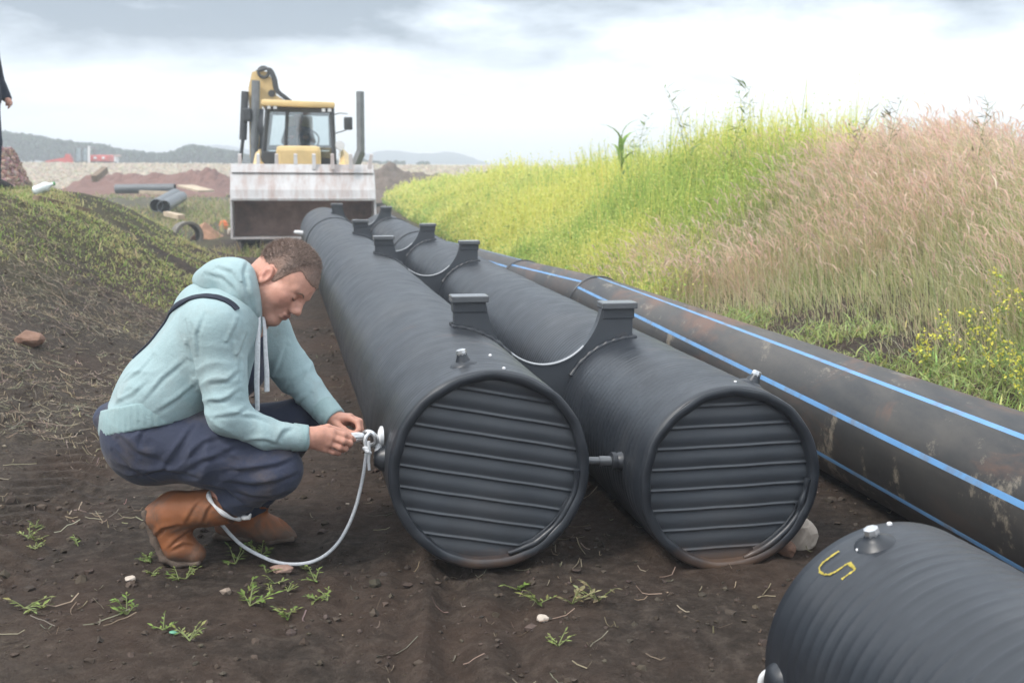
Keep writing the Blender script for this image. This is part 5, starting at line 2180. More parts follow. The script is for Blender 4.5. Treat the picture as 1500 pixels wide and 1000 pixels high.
    obj('hair', V, Fc, M_HAIR, root, True, attr=np.tile([0.05, 0.036, 0.028], (len(V), 1)))
    V, Fc = jk.mesh(hres, fo, lambda X, D: np.maximum(D, (base[2] + s * (0.80 + off)) - X[:, 2]) if pose == 'stand' else D)
    obj('jacket', V, Fc, cols[0], root, True)
    V, Fc = tr.mesh(hres, fo)
    obj('trousers', V, Fc, cols[1], root, True)
    V, Fc = sh.mesh(hres * 0.8, None, lambda X, D: np.maximum(D, base[2] - X[:, 2]))
    obj('shoes', V, Fc, cols[2], root, True)
    return root


M_NAVY2 = cloth('dark_navy_jacket', (0.016, 0.021, 0.036), (0.024, 0.030, 0.048))
M_NAVY3 = cloth('navy_trousers', (0.020, 0.027, 0.050), (0.030, 0.038, 0.064))
M_SHOE = simple('dark_shoe', (0.03, 0.028, 0.026), 0.7, 0.2, 20, 0.2)
pb = at(-20, 290, 11.6)
pb[2] = gz(pb[0], pb[1])
small_person('person', 'standing man in dark navy jacket and trousers, cut by the left edge', pb, 1.78, (0.93, -0.37), 'stand', (M_NAVY2, M_NAVY3, M_SHOE))
M_DRV = cloth('grey_shirt', (0.10, 0.10, 0.11), (0.15, 0.15, 0.16))
ds = at(438, 232, DC0 + 0.75)
ds[2] -= 0.42
small_person('person', 'driver in a grey shirt seated in the loader cab behind the windscreen', ds, 1.72, (math.sin(TH_L), -math.cos(TH_L)), 'sit', (M_DRV, M_NAVY3, M_SHOE), 0.016)
# ------------------------------------------------------------------ plants
M_GRASS = tinted('grass_blades', 0.65, 0.48, 0.25)
M_LEAF = tinted('weed_leaves', 0.55, 0.35, 0.3)


def blade_mesh(base, h, ang, lean, width, color, nseg=3, wang=None, sag=0.35, prof=(1.0, 0.9, 0.6, 0.08), rootc=None):
    N_ = len(base)
    t = np.linspace(0, 1, nseg + 1)
    dx, dy = np.cos(ang), np.sin(ang)
    wang = rng.uniform(0, np.pi, N_) if wang is None else wang
    wx, wy = np.cos(wang), np.sin(wang)
    wp = np.interp(t, np.linspace(0, 1, len(prof)), prof)
    V = np.zeros((N_, nseg + 1, 2, 3))
    for i, ti in enumerate(t):
        off = lean * h * ti ** 2
        cx, cy = base[:, 0] + dx * off, base[:, 1] + dy * off
        cz = base[:, 2] + h * (ti - sag * np.clip(lean, 0, 1.4) * ti ** 2.2)
        hw = width * wp[i] / 2
        for j, sg in enumerate((-1, 1)):
            V[:, i, j, 0] = cx + sg * wx * hw
            V[:, i, j, 1] = cy + sg * wy * hw
            V[:, i, j, 2] = cz
    k = (nseg + 1) * 2
    b = (np.arange(N_) * k)[:, None]
    q = np.concatenate([b + np.array([[2 * i, 2 * i + 1, 2 * i + 3, 2 * i + 2]]) for i in range(nseg)], 1).reshape(-1, 4)
    C = np.repeat(color, k, axis=0)
    if rootc is not None:                   # stalks are greener low down
        f_ = np.tile(np.repeat(np.clip(1 - t * 1.5, 0, 1) * 0.7, 2), N_)[:, None]
        C = C * (1 - f_) + np.repeat(rootc, k, axis=0) * f_
    tip = V[:, -1].mean(1)
    return V.reshape(-1, 3), q, C, tip


def petals(cen, size, color):
    N_ = len(cen)
    a = rng.normal(size=(N_, 3))
    a /= np.linalg.norm(a, axis=1)[:, None]
    b = rng.normal(size=(N_, 3))
    b -= a * (a * b).sum(1)[:, None]
    b /= np.linalg.norm(b, axis=1)[:, None]
    s_ = size[:, None] / 2
    V = np.stack([cen - a * s_, cen + b * s_ * 0.6, cen + a * s_, cen - b * s_ * 0.6], 1).reshape(-1, 3)
    q = np.arange(N_ * 4).reshape(-1, 4)
    return V, q, np.repeat(color, 4, axis=0)


class Heap:
    def __init__(self):
        self.V, self.Q, self.C, self.n = [], [], [], 0

    def add(self, V, q, C):
        self.V.append(V)
        self.Q.append(q + self.n)
        self.C.append(C)
        self.n += len(V)

    def build(self, name, mat, **kw):
        return obj(name, np.concatenate(self.V), np.concatenate(self.Q), mat, kw.get('root'), False, origin=kw.get('origin', (0, 0, 0)), attr=np.concatenate(self.C))


def jit(c, n, amt=0.18):
    c = np.asarray(c, float)
    return np.clip(c * (1 + rng.normal(0, amt, (n, 1))) * (1 + rng.normal(0, amt * 0.35, (n, 3))), 0, 0.9)


def visible(x, y, z, mx=1800, my=1100):
    d = y * CP - (z - CAM_H) * SP
    px = 750 + x / d * F_PX
    return (px > -450) & (px < mx) & (d > 0.5)


# ---- the bank on the right: dry grass in front, yellow flowering weeds beyond
def bank_points(n, y0, y1, u0, u1, pw=1.0):
    y = y0 + (y1 - y0) * rng.random(n) ** pw
    u = rng.uniform(u0, u1, n)
    x = CX - CS * (y - CY) + u / 0.986
    z = height(x, y)
    k = visible(x, y, z)
    return x[k], y[k], z[k], u[k]


def yellow_side(x, y, u):
    return y - (9.6 + 0.95 * u) + 1.5 * fbm(x * 0.6, y * 0.6, o=3, s=61)


PINK, STRAW, GREEN, SAGE = (0.80, 0.585, 0.455), (0.78, 0.68, 0.44), (0.32, 0.40, 0.13), (0.54, 0.56, 0.30)
hp_ = Heap()
x, y, z, u = bank_points(190000, 3.0, 17.0, 0.42, 4.6, 1.25)
ys = yellow_side(x, y, u)
bare = sst(2.15, 1.2, u + 0.35 * fbm(x, y, o=2, s=71)) * sst(9.6, 7.4, y + 0.6 * vnoise(x, y, s=5))
keep = (ys < 0.9 * rng.random(len(x)) + 0.2) & (rng.random(len(x)) > 0.96 * bare)
x, y, z, u, bare = x[keep], y[keep], z[keep], u[keep], bare[keep]
n = len(x)
dist = np.hypot(x, y)
patch = fbm(x * 0.55, y * 0.4 + 0.3 * z, o=3, s=81)
patch2 = fbm(x * 0.9 + 4, y * 0.7, o=3, s=91)
hgt_ = (0.42 + 0.16 * patch + 0.13 * rng.normal(size=n)) * np.interp(u, [0.4, 1.0, 1.8, 3.2, 4.5], [0.55, 0.75, 1.0, 1.05, 0.85])
edge = sst(2.7, 1.4, u) * sst(10.0, 8.0, y)
hgt_ = np.clip(hgt_, 0.10, 0.95) * (1 - 0.65 * bare) * (1 - edge * rng.uniform(0.1, 0.75, n))
r = rng.random(n) + 0.55 * patch
colr = np.where((r > 0.50)[:, None], jit(PINK, n), np.where((r > 0.24)[:, None], jit(STRAW, n), jit(SAGE, n)))
gsel = (rng.random(n) < 0.10 + 0.65 * sst(0.1, 0.6, patch2) + 0.25 * sst(1.3, 0.5, u))
colr[gsel] = jit(GREEN, int(gsel.sum()))
hgt_[gsel] *= 0.72
ang = rng.normal(math.pi * 1.02, 0.95, n) + 1.3 * fbm(x * 0.7 + 3, y * 0.7, o=2, s=77)
lean = np.abs(rng.normal(0.42, 0.32, n)) + 0.35 * sst(0, 0.6, patch)
width = np.maximum(0.0030, 0.00052 * dist) * rng.uniform(0.7, 1.4, n)
B = np.stack([x, y, z - 0.01], -1)
V, q, C, tip = blade_mesh(B, hgt_, ang, lean, width, colr, 3, rootc=jit((0.46, 0.48, 0.24), n, 0.2))
hp_.add(V, q, C)
# feathery heads
hs = (~gsel) & (rng.random(n) < 0.42) & (hgt_ > 0.28)
m_ = int(hs.sum())
V, q, C, _ = blade_mesh(tip[hs] - np.array([0, 0, 0.02]), rng.uniform(0.07, 0.16, m_), ang[hs], lean[hs] + 0.7, width[hs] * 2.3,
                        jit((0.79, 0.585, 0.475), m_, 0.12), 2, prof=(0.3, 1.0, 0.15))
hp_.add(V, q, C)
tag(hp_.build('dry_grass', M_GRASS), 'tall dry pinkish grass with feathery heads covering the near half of the bank', 'grass', kind='stuff')

hp_ = Heap()
x, y, z, u = bank_points(80000, 8.5, 50.0, 0.40, 5.2, 1.35)
ys = yellow_side(x, y, u)
keep = ys > -0.9 + 1.3 * rng.random(len(x)) ** 0.6
x, y, z, u = x[keep], y[keep], z[keep], u[keep]
n = len(x)
dist = np.hypot(x, y)
pt_ = fbm(x * 0.7, y * 0.5, o=3, s=101)
hgt_ = np.clip((0.46 + 0.20 * pt_) * np.exp(0.25 * rng.normal(size=n)) * np.where(rng.random(n) < 0.05, 1.6, 1.0), 0.15, 1.15) * np.interp(y, [9, 30, 50], [1.0, 0.95, 0.6]) * np.interp(u, [0.4, 0.9, 1.5], [0.6, 0.85, 1.0])
colr = jit((0.33, 0.44, 0.12), n)
ang = rng.uniform(0, 6.283, n)
lean = np.abs(rng.normal(0.16, 0.14, n))
mixf = sst(-1.0, 0.1, fbm(x * 0.45 + 11, y * 0.35, o=4, s=205) + 0.25 * rng.normal(size=n))[:, None]
tipc = jit((0.40, 0.53, 0.13), n, 0.15) * (1 - mixf) + jit((0.70, 0.70, 0.17), n, 0.1) * mixf
width = np.maximum(0.006, 0.00075 * dist) * rng.uniform(0.7, 1.5, n)
B = np.stack([x, y, z - 0.01], -1)
V, q, C, tip = blade_mesh(B, hgt_, ang, lean, width, tipc, 3, prof=(0.8, 1.0, 0.9, 0.3), rootc=colr)
hp_.add(V, q, C)
for k in range(7):                          # leaves low down, flowers higher up
    f = rng.uniform(0.25, 0.75, n) if k < 2 else rng.uniform(0.62, 1.06, n)
    cen = B + (tip - B) * f[:, None] + rng.normal(0, 0.030, (n, 3))
    if k < 2:
        V, q, C = petals(cen, np.maximum(0.045, 0.0036 * dist) * rng.uniform(0.6, 1.2, n), jit((0.31, 0.43, 0.11), n))
    else:
        fl = rng.random(n) < np.clip(0.25 + 0.7 * mixf[:, 0], 0.1, 0.97)
        cc = jit((0.78, 0.76, 0.26), n, 0.08)
        cc[~fl] = jit((0.50, 0.60, 0.16), int((~fl).sum()), 0.15)
        V, q, C = petals(cen, np.maximum(0.018, 0.0017 * dist) * rng.uniform(0.7, 1.4, n), cc)
    hp_.add(V, q, C)
tag(hp_.build('flowering_field', M_GRASS), 'dense yellow green flowering weeds over the far half of the bank', 'wild flowers', kind='stuff')

# ---- short grass of the left mound
hp_ = Heap()
n = 165000
y = 6.0 + 13.5 * rng.random(n)
v = rng.uniform(0.1, 5.4, n)
x = footy(y) - v
z = height(x, y)
k = visible(x, y, z)
x, y, z, v = x[k], y[k], z[k], v[k]
cov = fbm(x * 0.55, y * 0.8, o=4, s=131) + 0.35 * sst(8, 11, y) - 0.75 * sst(9.6, 7.4, y) + 0.3 * sst(0.3, 1.0, v) - 0.25
k = rng.random(len(x)) < sst(-0.05, 0.55, cov) * 0.75
x, y, z, v, cov = x[k], y[k], z[k], v[k], cov[k]
n = len(x)
pt_ = fbm(x * 0.9, y * 0.9, o=3, s=141)
hgt_ = np.clip(0.028 + 0.018 * pt_ + 0.022 * rng.random(n), 0.010, 0.12)
tallm = rng.random(n) < 0.015 + 0.05 * sst(13, 14, y)
hgt_[tallm] *= 3.2
colr = jit((0.46, 0.46, 0.20), n)
s1 = (rng.random(n) + 0.4 * pt_) > 0.55
colr[s1] = jit((0.52, 0.46, 0.25), int(s1.sum()))
s2 = (rng.random(n) - 0.5 * pt_) > 0.72
colr[s2] = jit((0.30, 0.38, 0.12), int(s2.sum()))
B = np.stack([x, y, z - 0.004], -1)
V, q, C, tip = blade_mesh(B, hgt_, rng.uniform(0, 6.283, n), np.abs(rng.normal(0.9, 0.5, n)), np.maximum(0.005, 0.00085 * np.hypot(x, y)) * rng.uniform(0.7, 1.5, n), colr, 2, prof=(1, 0.9, 0.1))
hp_.add(V, q, C)
tag(hp_.build('short_grass', M_GRASS), 'short patchy yellow green grass on the mound at the left', 'grass', kind='stuff')

# ---- thin grass on the low ground beyond the mound
hp_ = Heap()
n = 34000
y = 17 + 36 * rng.random(n)
x = rng.uniform(-0.50, -0.02, n) * y
k = (rng.random(n) < sst(-0.1, 0.5, fbm(x * 0.35, y * 0.2, o=4, s=37))) & (uC(x, y) < 0.2)
x, y = x[k], y[k]
n = len(x)
B = np.stack([x, y, height(x, y) - 0.01], -1)
cc = jit((0.24, 0.29, 0.09), n)
dr = rng.random(n) < 0.65
cc[dr] = jit((0.42, 0.36, 0.20), int(dr.sum()))
V, q, C, tip = blade_mesh(B, rng.uniform(0.05, 0.28, n), rng.uniform(0, 6.283, n), np.abs(rng.normal(0.6, 0.3, n)), 0.0011 * y, cc, 2, prof=(1, 0.9, 0.1))
hp_.add(V, q, C)
tag(hp_.build('thin_grass', M_GRASS), 'thin patchy grass on the low ground between the mound and the red soil', 'grass', kind='stuff')

# ---- low green cover at the foot of the bank, right
hp_ = Heap()
x, y, z, u = bank_points(46000, 3.0, 10.0, 0.33, 2.4, 1.0)
cov = fbm(x * 0.9, y * 0.9, o=3, s=151)
k = rng.random(len(x)) < 0.75 * sst(0.0, 0.5, cov + 0.2 * sst(4.6, 3.4, y))
x, y, z = x[k], y[k], z[k]
n = len(x)
B = np.stack([x, y, z - 0.004], -1)
V, q, C, tip = blade_mesh(B, rng.uniform(0.03, 0.13, n), rng.uniform(0, 6.283, n), np.abs(rng.normal(0.9, 0.4, n)), rng.uniform(0.005, 0.012, n), jit((0.33, 0.40, 0.14), n, 0.28), 3, prof=(0.5, 1, 0.8, 0.1))
hp_.add(V, q, C)
k2 = rng.random(n) < 0.35
V, q, C, tip = blade_mesh(B[k2], rng.uniform(0.02, 0.12, int(k2.sum())), rng.uniform(0, 6.283, int(k2.sum())), np.abs(rng.normal(1.8, 0.5, int(k2.sum()))), np.full(int(k2.sum()), 0.004), jit((0.52, 0.44, 0.29), int(k2.sum())), 3)
hp_.add(V, q, C)
tag(hp_.build('ground_cover', M_LEAF), 'low green leaves over the dark soil at the foot of the bank', 'ground cover', kind='stuff')

# ---- straw litter and crumbs of soil
hp_ = Heap()
n = 150000
y = 2.0 + 7.5 * rng.random(n) ** 1.2
x = rng.uniform(-6.0, 1.6, n)
v = footy(y) - x
dens = sst(-1.0, 0.5, v) * 0.55 + 0.024 + 0.2 * sst(0.7, 1.3, uC(x, y))
k = (rng.random(n) < dens * sst(-0.6, 0.5, fbm(x * 1.2, y * 1.2, o=3, s=161) + 0.2)) & visible(x, y, 0 * x)
x, y = x[k], y[k]
n = len(x)
Ln = rng.uniform(0.02, 0.10, n) * (0.6 + 0.8 * (rng.random(n) < 0.3))
an = rng.uniform(0, 6.283, n)
bend = rng.normal(0, 0.2, n)
w_ = rng.uniform(0.0008, 0.0020, n)
tt = np.linspace(-0.5, 0.5, 5)
V = np.zeros((n, 5, 2, 3))
for i, t in enumerate(tt):
    cx = x + Ln * (np.cos(an) * t - np.sin(an) * bend * (t * t - 0.1))
    cy = y + Ln * (np.sin(an) * t + np.cos(an) * bend * (t * t - 0.1))
    cz = height(cx, cy) + 0.004 + np.abs(rng.normal(0, 0.008, n)) * (i in (0, 4))
    for j, sg in enumerate((-1, 1)):
        V[:, i, j, 0] = cx - sg * np.sin(an) * w_
        V[:, i, j, 1] = cy + sg * np.cos(an) * w_
        V[:, i, j, 2] = cz + sg * 0.0008
b = (np.arange(n) * 10)[:, None]
q = np.concatenate([b + np.array([[2 * i, 2 * i + 1, 2 * i + 3, 2 * i + 2]]) for i in range(4)], 1).reshape(-1, 4)
C = np.repeat(jit((0.30, 0.25, 0.175), n, 0.2), 10, axis=0)
hp_.add(V.reshape(-1, 3), q, C)
tag(hp_.build('straw_litter', M_LEAF), 'dry straw and stalks strewn over the dark earth', 'straw', kind='stuff')

bm = bmesh.new()
bmesh.ops.create_icosphere(bm, subdivisions=1, radius=1)
ICO_V = np.array([v_.co for v_ in bm.verts])
ICO_F = np.array([[v_.index for v_ in f.verts] for f in bm.faces])
bm.free()
hp_ = Heap()
n = 11000
y = 1.9 + 6.5 * rng.random(n) ** 1.4
x = rng.uniform(-3.6, 2.4, n)
k = visible(x, y, 0 * x)
x, y = x[k], y[k]
n = len(x)
s_ = np.clip(rng.lognormal(-5.4, 0.6, n), 0.002, 0.020)
jv = ICO_V[None] * (1 + 0.35 * rng.normal(size=(n, len(ICO_V), 1)).clip(-1.4, 1.4)) * s_[:, None, None] * np.array([1, 1, 0.7])
V = jv + np.stack([x, y, height(x, y) + s_ * 0.2], -1)[:, None]
F_ = (np.arange(n) * len(ICO_V))[:, None, None] + ICO_F[None]
cc = jit((0.066, 0.051, 0.041), n, 0.10) * rng.uniform(0.7, 1.4, (n, 1))
lt = rng.random(n) < 0.008
cc[lt] = jit((0.30, 0.25, 0.20), int(lt.sum()), 0.1)
hp_.add(V.reshape(-1, 3), F_.reshape(-1, 3), np.repeat(cc, len(ICO_V), axis=0))
tag(hp_.build('soil_crumbs', tinted('soil_crumb', 0.95, 0, 0.2, 150)), 'crumbs of dark soil and grit over the trampled ground', 'gravel', kind='stuff')

# ---- small weeds in the bare soil in front: each a plant
def weed(px, py, size, label, grp, kind=0, z=0.0, seed=0):
    rg = random.Random(seed * 77 + 5)
    p = drop(px, py)
    size *= 0.62
    root = empty('weed', p, label, 'weed', grp)
    st, lf = MB(), Heap()
    pal = [(0.20, 0.29, 0.075), (0.26, 0.30, 0.10), (0.32, 0.29, 0.15)][kind]
    for k in range(rg.randint(3, 5)):
        a_ = rg.uniform(0, 6.28)
        ln = size * rg.uniform(0.6, 1.1)
        el = rg.uniform(0.25, 1.2)
        pts = [p + np.array([math.cos(a_) * math.cos(el) * ln * t, math.sin(a_) * math.cos(el) * ln * t, math.sin(el) * ln * t - 0.15 * ln * t * t]) for t in (0, 0.35, 0.7, 1.0)]
        st.tube(pts, [0.0020, 0.0017, 0.0013, 0.0008], 5)
        nl = rg.randint(4, 7)
        for j in range(nl):
            f = 0.25 + 0.75 * j / (nl - 1)
            i0 = min(int(f * 3), 2)
            b0 = pts[i0] + (pts[i0 + 1] - pts[i0]) * (f * 3 - i0)
            la = a_ + rg.choice((-1, 1)) * rg.uniform(0.4, 1.3) if j < nl - 1 else a_
            L_ = size * rg.uniform(0.22, 0.42)
            W_ = L_ * rg.uniform(0.28, 0.45)
            d_ = np.array([math.cos(la), math.sin(la), rg.uniform(0.0, 0.6)])
            sd = np.array([-math.sin(la), math.cos(la), rg.uniform(-0.3, 0.3)])
            V = np.array([b0, b0 + d_ * L_ * 0.45 + sd * W_ / 2, b0 + d_ * L_ + np.array([0, 0, -0.12 * L_]), b0 + d_ * L_ * 0.45 - sd * W_ / 2])
            lf.add(V, np.array([[0, 1, 2, 3]]), np.repeat(jit(pal, 1, 0.2), 4, axis=0))
    st.build('stem', M_STEM, root, True)
    lf.build('leaves', M_LEAF, root=root)
    return root


M_STEM = simple('weed_stem', (0.17, 0.20, 0.07), 0.6, 0.2, 30, 0.1)
GW = 'small weeds sprouting from the bare soil in front'
for i, (px, py, sz, lb, kd) in enumerate((
        (366, 888, 0.13, 'bright green leafy weed on bare soil below the loop of wire', 0),
        (262, 850, 0.11, 'green weed right below the toe of the raised boot', 0),
        (345, 826, 0.12, 'trailing green weed between the boot and the flat brick piece', 0),
        (382, 818, 0.11, 'green weed under the wire sling beside the flat reddish stone', 0),
        (278, 944, 0.09, 'upright narrow weed near the bottom left, by the two small stones', 1),
        (186, 902, 0.10, 'spreading green weed at the lower left on dark earth', 0),
        (36, 892, 0.12, 'pale yellowish weed near the left edge at the bottom', 1),
        (758, 864, 0.10, 'green weed just below the end of the long ribbed pipe', 0),
        (790, 885, 0.13, 'straggly pale weed in front of the gap between the ribbed pipes', 1),
        (838, 886, 0.12, 'brownish withered weed on soil, left of the other withered one', 2),
        (876, 884, 0.14, 'taller withered weed in front of the second ribbed pipe', 2),
        (818, 948, 0.08, 'small pale weed beside the white stone', 1),
        (480, 880, 0.07, 'tiny green weed in the wheel ruts', 1))):
    weed(px, py, sz, lb, GW, kd, 0, i)

for i in range(20):
    px, py = (rng.uniform(190, 470), rng.uniform(812, 930)) if i < 15 else (rng.uniform(20, 170), rng.uniform(770, 900))
    weed(px, py, rng.uniform(0.05, 0.085), 'tiny green seedling on the soil in front of the boots' if i < 15 else 'tiny green seedling on the bare soil at the far lower left',
         'seedlings on the bare soil', i % 2, 0, 60 + i)

# ---- flowering sprigs at the right edge
M_STEM2 = simple('sprig_stem', (0.20, 0.24, 0.07), 0.6, 0.2, 30, 0.1)


def sprig(p, H, label, grp, seed, flower=True, cat='wild flower', name='flowering_weed', leafc=(0.18, 0.28, 0.06), nb_=7, lw=0.3, dirb=None):
    rg = random.Random(seed * 31 + 9)
    root = empty(name, p, label, cat, grp)
    st, lf, fl = MB(), Heap(), Heap()
    a0 = rg.uniform(0, 6.28) if dirb is None else dirb
    ln = rg.uniform(0.1, 0.3)
    main = [np.asarray(p) + np.array([math.cos(a0) * ln * H * t * t, math.sin(a0) * ln * H * t * t, H * t]) for t in np.linspace(0, 1, 7)]
    st.tube(main, [0.0042 * (1 - 0.75 * t) * max(1, H) for t in np.linspace(0, 1, 7)], 6)
    for j in range(nb_):
        f = 0.25 + 0.72 * j / max(nb_ - 1, 1)
        b0 = np.array([np.interp(f, np.linspace(0, 1, 7), [q_[i] for q_ in main]) for i in range(3)])
        a_ = rg.uniform(0, 6.28)
        L_ = H * rg.uniform(0.15, 0.32) * (1.1 - 0.5 * f)
        tipp = b0 + np.array([math.cos(a_) * L_ * 0.7, math.sin(a_) * L_ * 0.7, L_ * 0.75])
        st.tube([b0, (b0 + tipp) / 2 + np.array([0, 0, -0.05 * L_]), tipp], [0.0022, 0.0018, 0.001], 5)
        for m2 in range(5):
            c = b0 + (tipp - b0) * rg.uniform(0.1, 0.7)
            la = rg.uniform(0, 6.28)
            LL = H * rg.uniform(0.07, 0.15)
            d_ = np.array([math.cos(la), math.sin(la), rg.uniform(-0.2, 0.6)])
            sd = np.array([-math.sin(la), math.cos(la), 0.2]) * LL * lw / 2
            lf.add(np.array([c, c + d_ * LL * 0.45 + sd, c + d_ * LL, c + d_ * LL * 0.45 - sd]), np.array([[0, 1, 2, 3]]), np.repeat(jit(leafc, 1, 0.2), 4, axis=0))
        if flower:
            k = 14
            cen = tipp + rng.normal(0, 0.020, (k, 3)) - np.array([0, 0, 0.01])
            V, q, C = petals(cen, rng.uniform(0.014, 0.026, k), jit((0.74, 0.70, 0.12), k, 0.1))
            fl.add(V, q, C)
    st.build('stem', M_STEM2, root, True)
    lf.build('leaves', M_LEAF, root=root)
    if flower:
        fl.build('flowers', M_LEAF, root=root)['kind'] = 'stuff'
    return root


GF = 'yellow flowering weeds near the right edge'
for i, (px, py, H, lb) in enumerate((
        (1352, 548, 0.20, 'small yellow flowered weed standing behind the striped pipe, leftmost of its kind'),
        (1392, 560, 0.30, 'yellow flowered weed at the foot of the bank, second from the left'),
        (1425, 566, 0.36, 'leafy yellow flowered weed in the middle of the row by the striped pipe'),
        (1452, 520, 0.42, 'tall yellow flowered weed rising behind the row at the foot of the bank'),
        (1468, 590, 0.34, 'bushy yellow flowered weed close above the striped pipe'),
        (1490, 560, 0.45, 'tallest yellow flowered weed at the right edge of the picture'),
        (1496, 602, 0.26, 'low yellow flowered weed in the corner between striped pipe and right edge'))):
    sprig(drop(px, py), H, lb, GF, i)
GT = 'tall weeds on the skyline of the bank'
for i, (px, py, y_, lb) in enumerate((
        (1016, 132, 13.2, 'tallest branching green weed on the skyline where flowers meet dry grass'),
        (1074, 128, 12.6, 'tall thin weed on the skyline, right of the tallest one'),
        (932, 176, 15.5, 'thin weed on the skyline beside the broad leaved plant'),
        (1248, 160, 10.5, 'slim dry weed standing above the dry grass crest'),
        (1300, 152, 9.8, 'branching dark weed above the dry grass crest'),
        (1437, 150, 8.8, 'thin weed sticking up from the crest near the right edge'))):
    p = at(px, py, y_)
    g0 = gz(p[0], p[1])
    sprig(np.array([p[0], p[1], g0]), max(p[2] - g0, 0.4), lb, GT, 40 + i, False, 'weed', 'tall_weed', (0.20, 0.28, 0.07) if i < 3 else (0.22, 0.20, 0.11), 12, 0.15)
# broad-leaved plant on the skyline
p = at(911, 182, 15.0)
g0 = gz(p[0], p[1])
root = empty('maize_plant', (p[0], p[1], g0), 'broad leaved maize like plant sticking up on the skyline of the flowering bank', 'plant')
st, lf = MB(), Heap()
Hh = p[2] - g0
st.tube([np.array([p[0], p[1], g0]), np.array([p[0], p[1], g0 + Hh * 0.9])], [0.014, 0.008], 7)
for j in range(8):
    a_ = j * 2.6 + 0.4
    b0 = np.array([[p[0], p[1], g0 + Hh * (0.45 + 0.06 * j)]])
    V, q, C, _ = blade_mesh(b0, np.array([0.42]), np.array([a_]), np.array([0.75]), np.array([0.075]), jit((0.22, 0.33, 0.08), 1, 0.1), 5, np.array([a_ + 1.57]), 0.5, (0.6, 1, 0.9, 0.6, 0.1))
    lf.add(V, q, C)
st.build('stem', M_STEM2, root, True)
lf.build('leaves', M_LEAF, root=root)
# ------------------------------------------------------------------ stones and odd things on the ground
def stone_mesh(c, size, seed, sub=3, rough=0.28, flat=1.0):
    bm = bmesh.new()
    bmesh.ops.create_icosphere(bm, subdivisions=sub, radius=1)
    V = np.array([v_.co for v_ in bm.verts])
    Fc = [[v_.index for v_ in f.verts] for f in bm.faces]
    bm.free()
    rg = np.random.default_rng(seed)
    for _ in range(9):                      # chip flat facets off the ball
        d_ = rg.normal(size=3)
        d_ /= np.linalg.norm(d_)
        lim = rg.uniform(0.62, 0.9)
        h_ = V @ d_
        V = V - np.outer(np.clip(h_ - lim, 0, None) * 0.92, d_)
    V = V * (1 + rough * 0.35 * fbm(V[:, 0] * 2 + seed, V[:, 1] * 2, V[:, 2] * 2, o=3, s=seed))[:, None]
    return np.asarray(c) + V * np.asarray(size), Fc


def stone_mat(name, c, c2):
    m = Mat(name)
    m.base(m.ramp(m.noise(14, 7, 0.65), [(0.3, c), (0.7, c2)]))
    m.set(Roughness=0.85)
    m.bump(m.noise(40, 6), 0.5, 0.006)
    return m.m


M_BRICK = stone_mat('reddish_stone', (0.26, 0.15, 0.115), (0.42, 0.29, 0.23))
M_PALE = stone_mat('pale_stone', (0.44, 0.37, 0.31), (0.62, 0.55, 0.47))
M_EARTHY = stone_mat('rusty_stone', (0.17, 0.095, 0.065), (0.28, 0.165, 0.115))
for px, py, sz, mt, lb, sd in (
        (412, 838, (0.038, 0.026, 0.014), M_BRICK, 'flat reddish piece of brick on the soil below the wire loop', 1),
        (192, 853, (0.018, 0.014, 0.010), M_PALE, 'small pale stone in front of the raised boot', 2),
        (795, 910, (0.018, 0.015, 0.012), M_PALE, 'small white stone in front of the ribbed pipe ends', 3),
        (1172, 803, (0.055, 0.05, 0.060), M_PALE, 'fist sized pale stone wedged beside the second ribbed pipe', 4),
        (1150, 812, (0.035, 0.04, 0.032), M_EARTHY, 'rusty brown stone next to the pale stone by the second pipe', 5),
        (43, 506, (0.085, 0.07, 0.055), M_EARTHY, 'rusty red clod of stone on the straw covered slope at the left', 6)):
    p = drop(px, py)
    V, Fc = stone_mesh(p + np.array([0, 0, sz[2] * 0.55]), sz, sd)
    tag(obj('stone', V, Fc, mt, None, False), lb, 'stone')
# green scrap in the soil
p = drop(254, 933)
V, Fc = stone_mesh(p + [0, 0, 0.006], (0.012, 0.010, 0.004), 8, 2)
tag(obj('plastic_scrap', V, Fc, simple('green_plastic', (0.14, 0.36, 0.24), 0.5), None, True), 'scrap of green plastic on the soil near the bottom left', 'litter')

M_WOOD = simple('weathered_wood', (0.20, 0.145, 0.10), 0.85, 0.3, 9, 0.4, 0.01)
M_WOODP = simple('pale_timber', (0.50, 0.40, 0.29), 0.8, 0.2, 6, 0.3, 0.01)


def plank(a, b, wd, th, mat, label, cat='plank', name='plank', lift=0.0):
    a, b = np.asarray(a, float), np.asarray(b, float)
    mb = MB()
    d_ = b - a
    Ln = np.linalg.norm(d_)
    rot = Vector(d_).to_track_quat('X', 'Z').to_matrix()
    mb.box((a + b) / 2 + [0, 0, lift], (Ln, wd, th), rot, min(wd, th) * 0.12)
    return tag(mb.build(name, mat, None, False), label, cat)


a, b = drop(52, 296), drop(128, 314)
plank(a + [0, 0, 0.03], b + [0, 0, 0.02], 0.10, 0.06, M_WOOD, 'rotten brown beam lying on the grassy mound at the left', 'beam', 'beam')
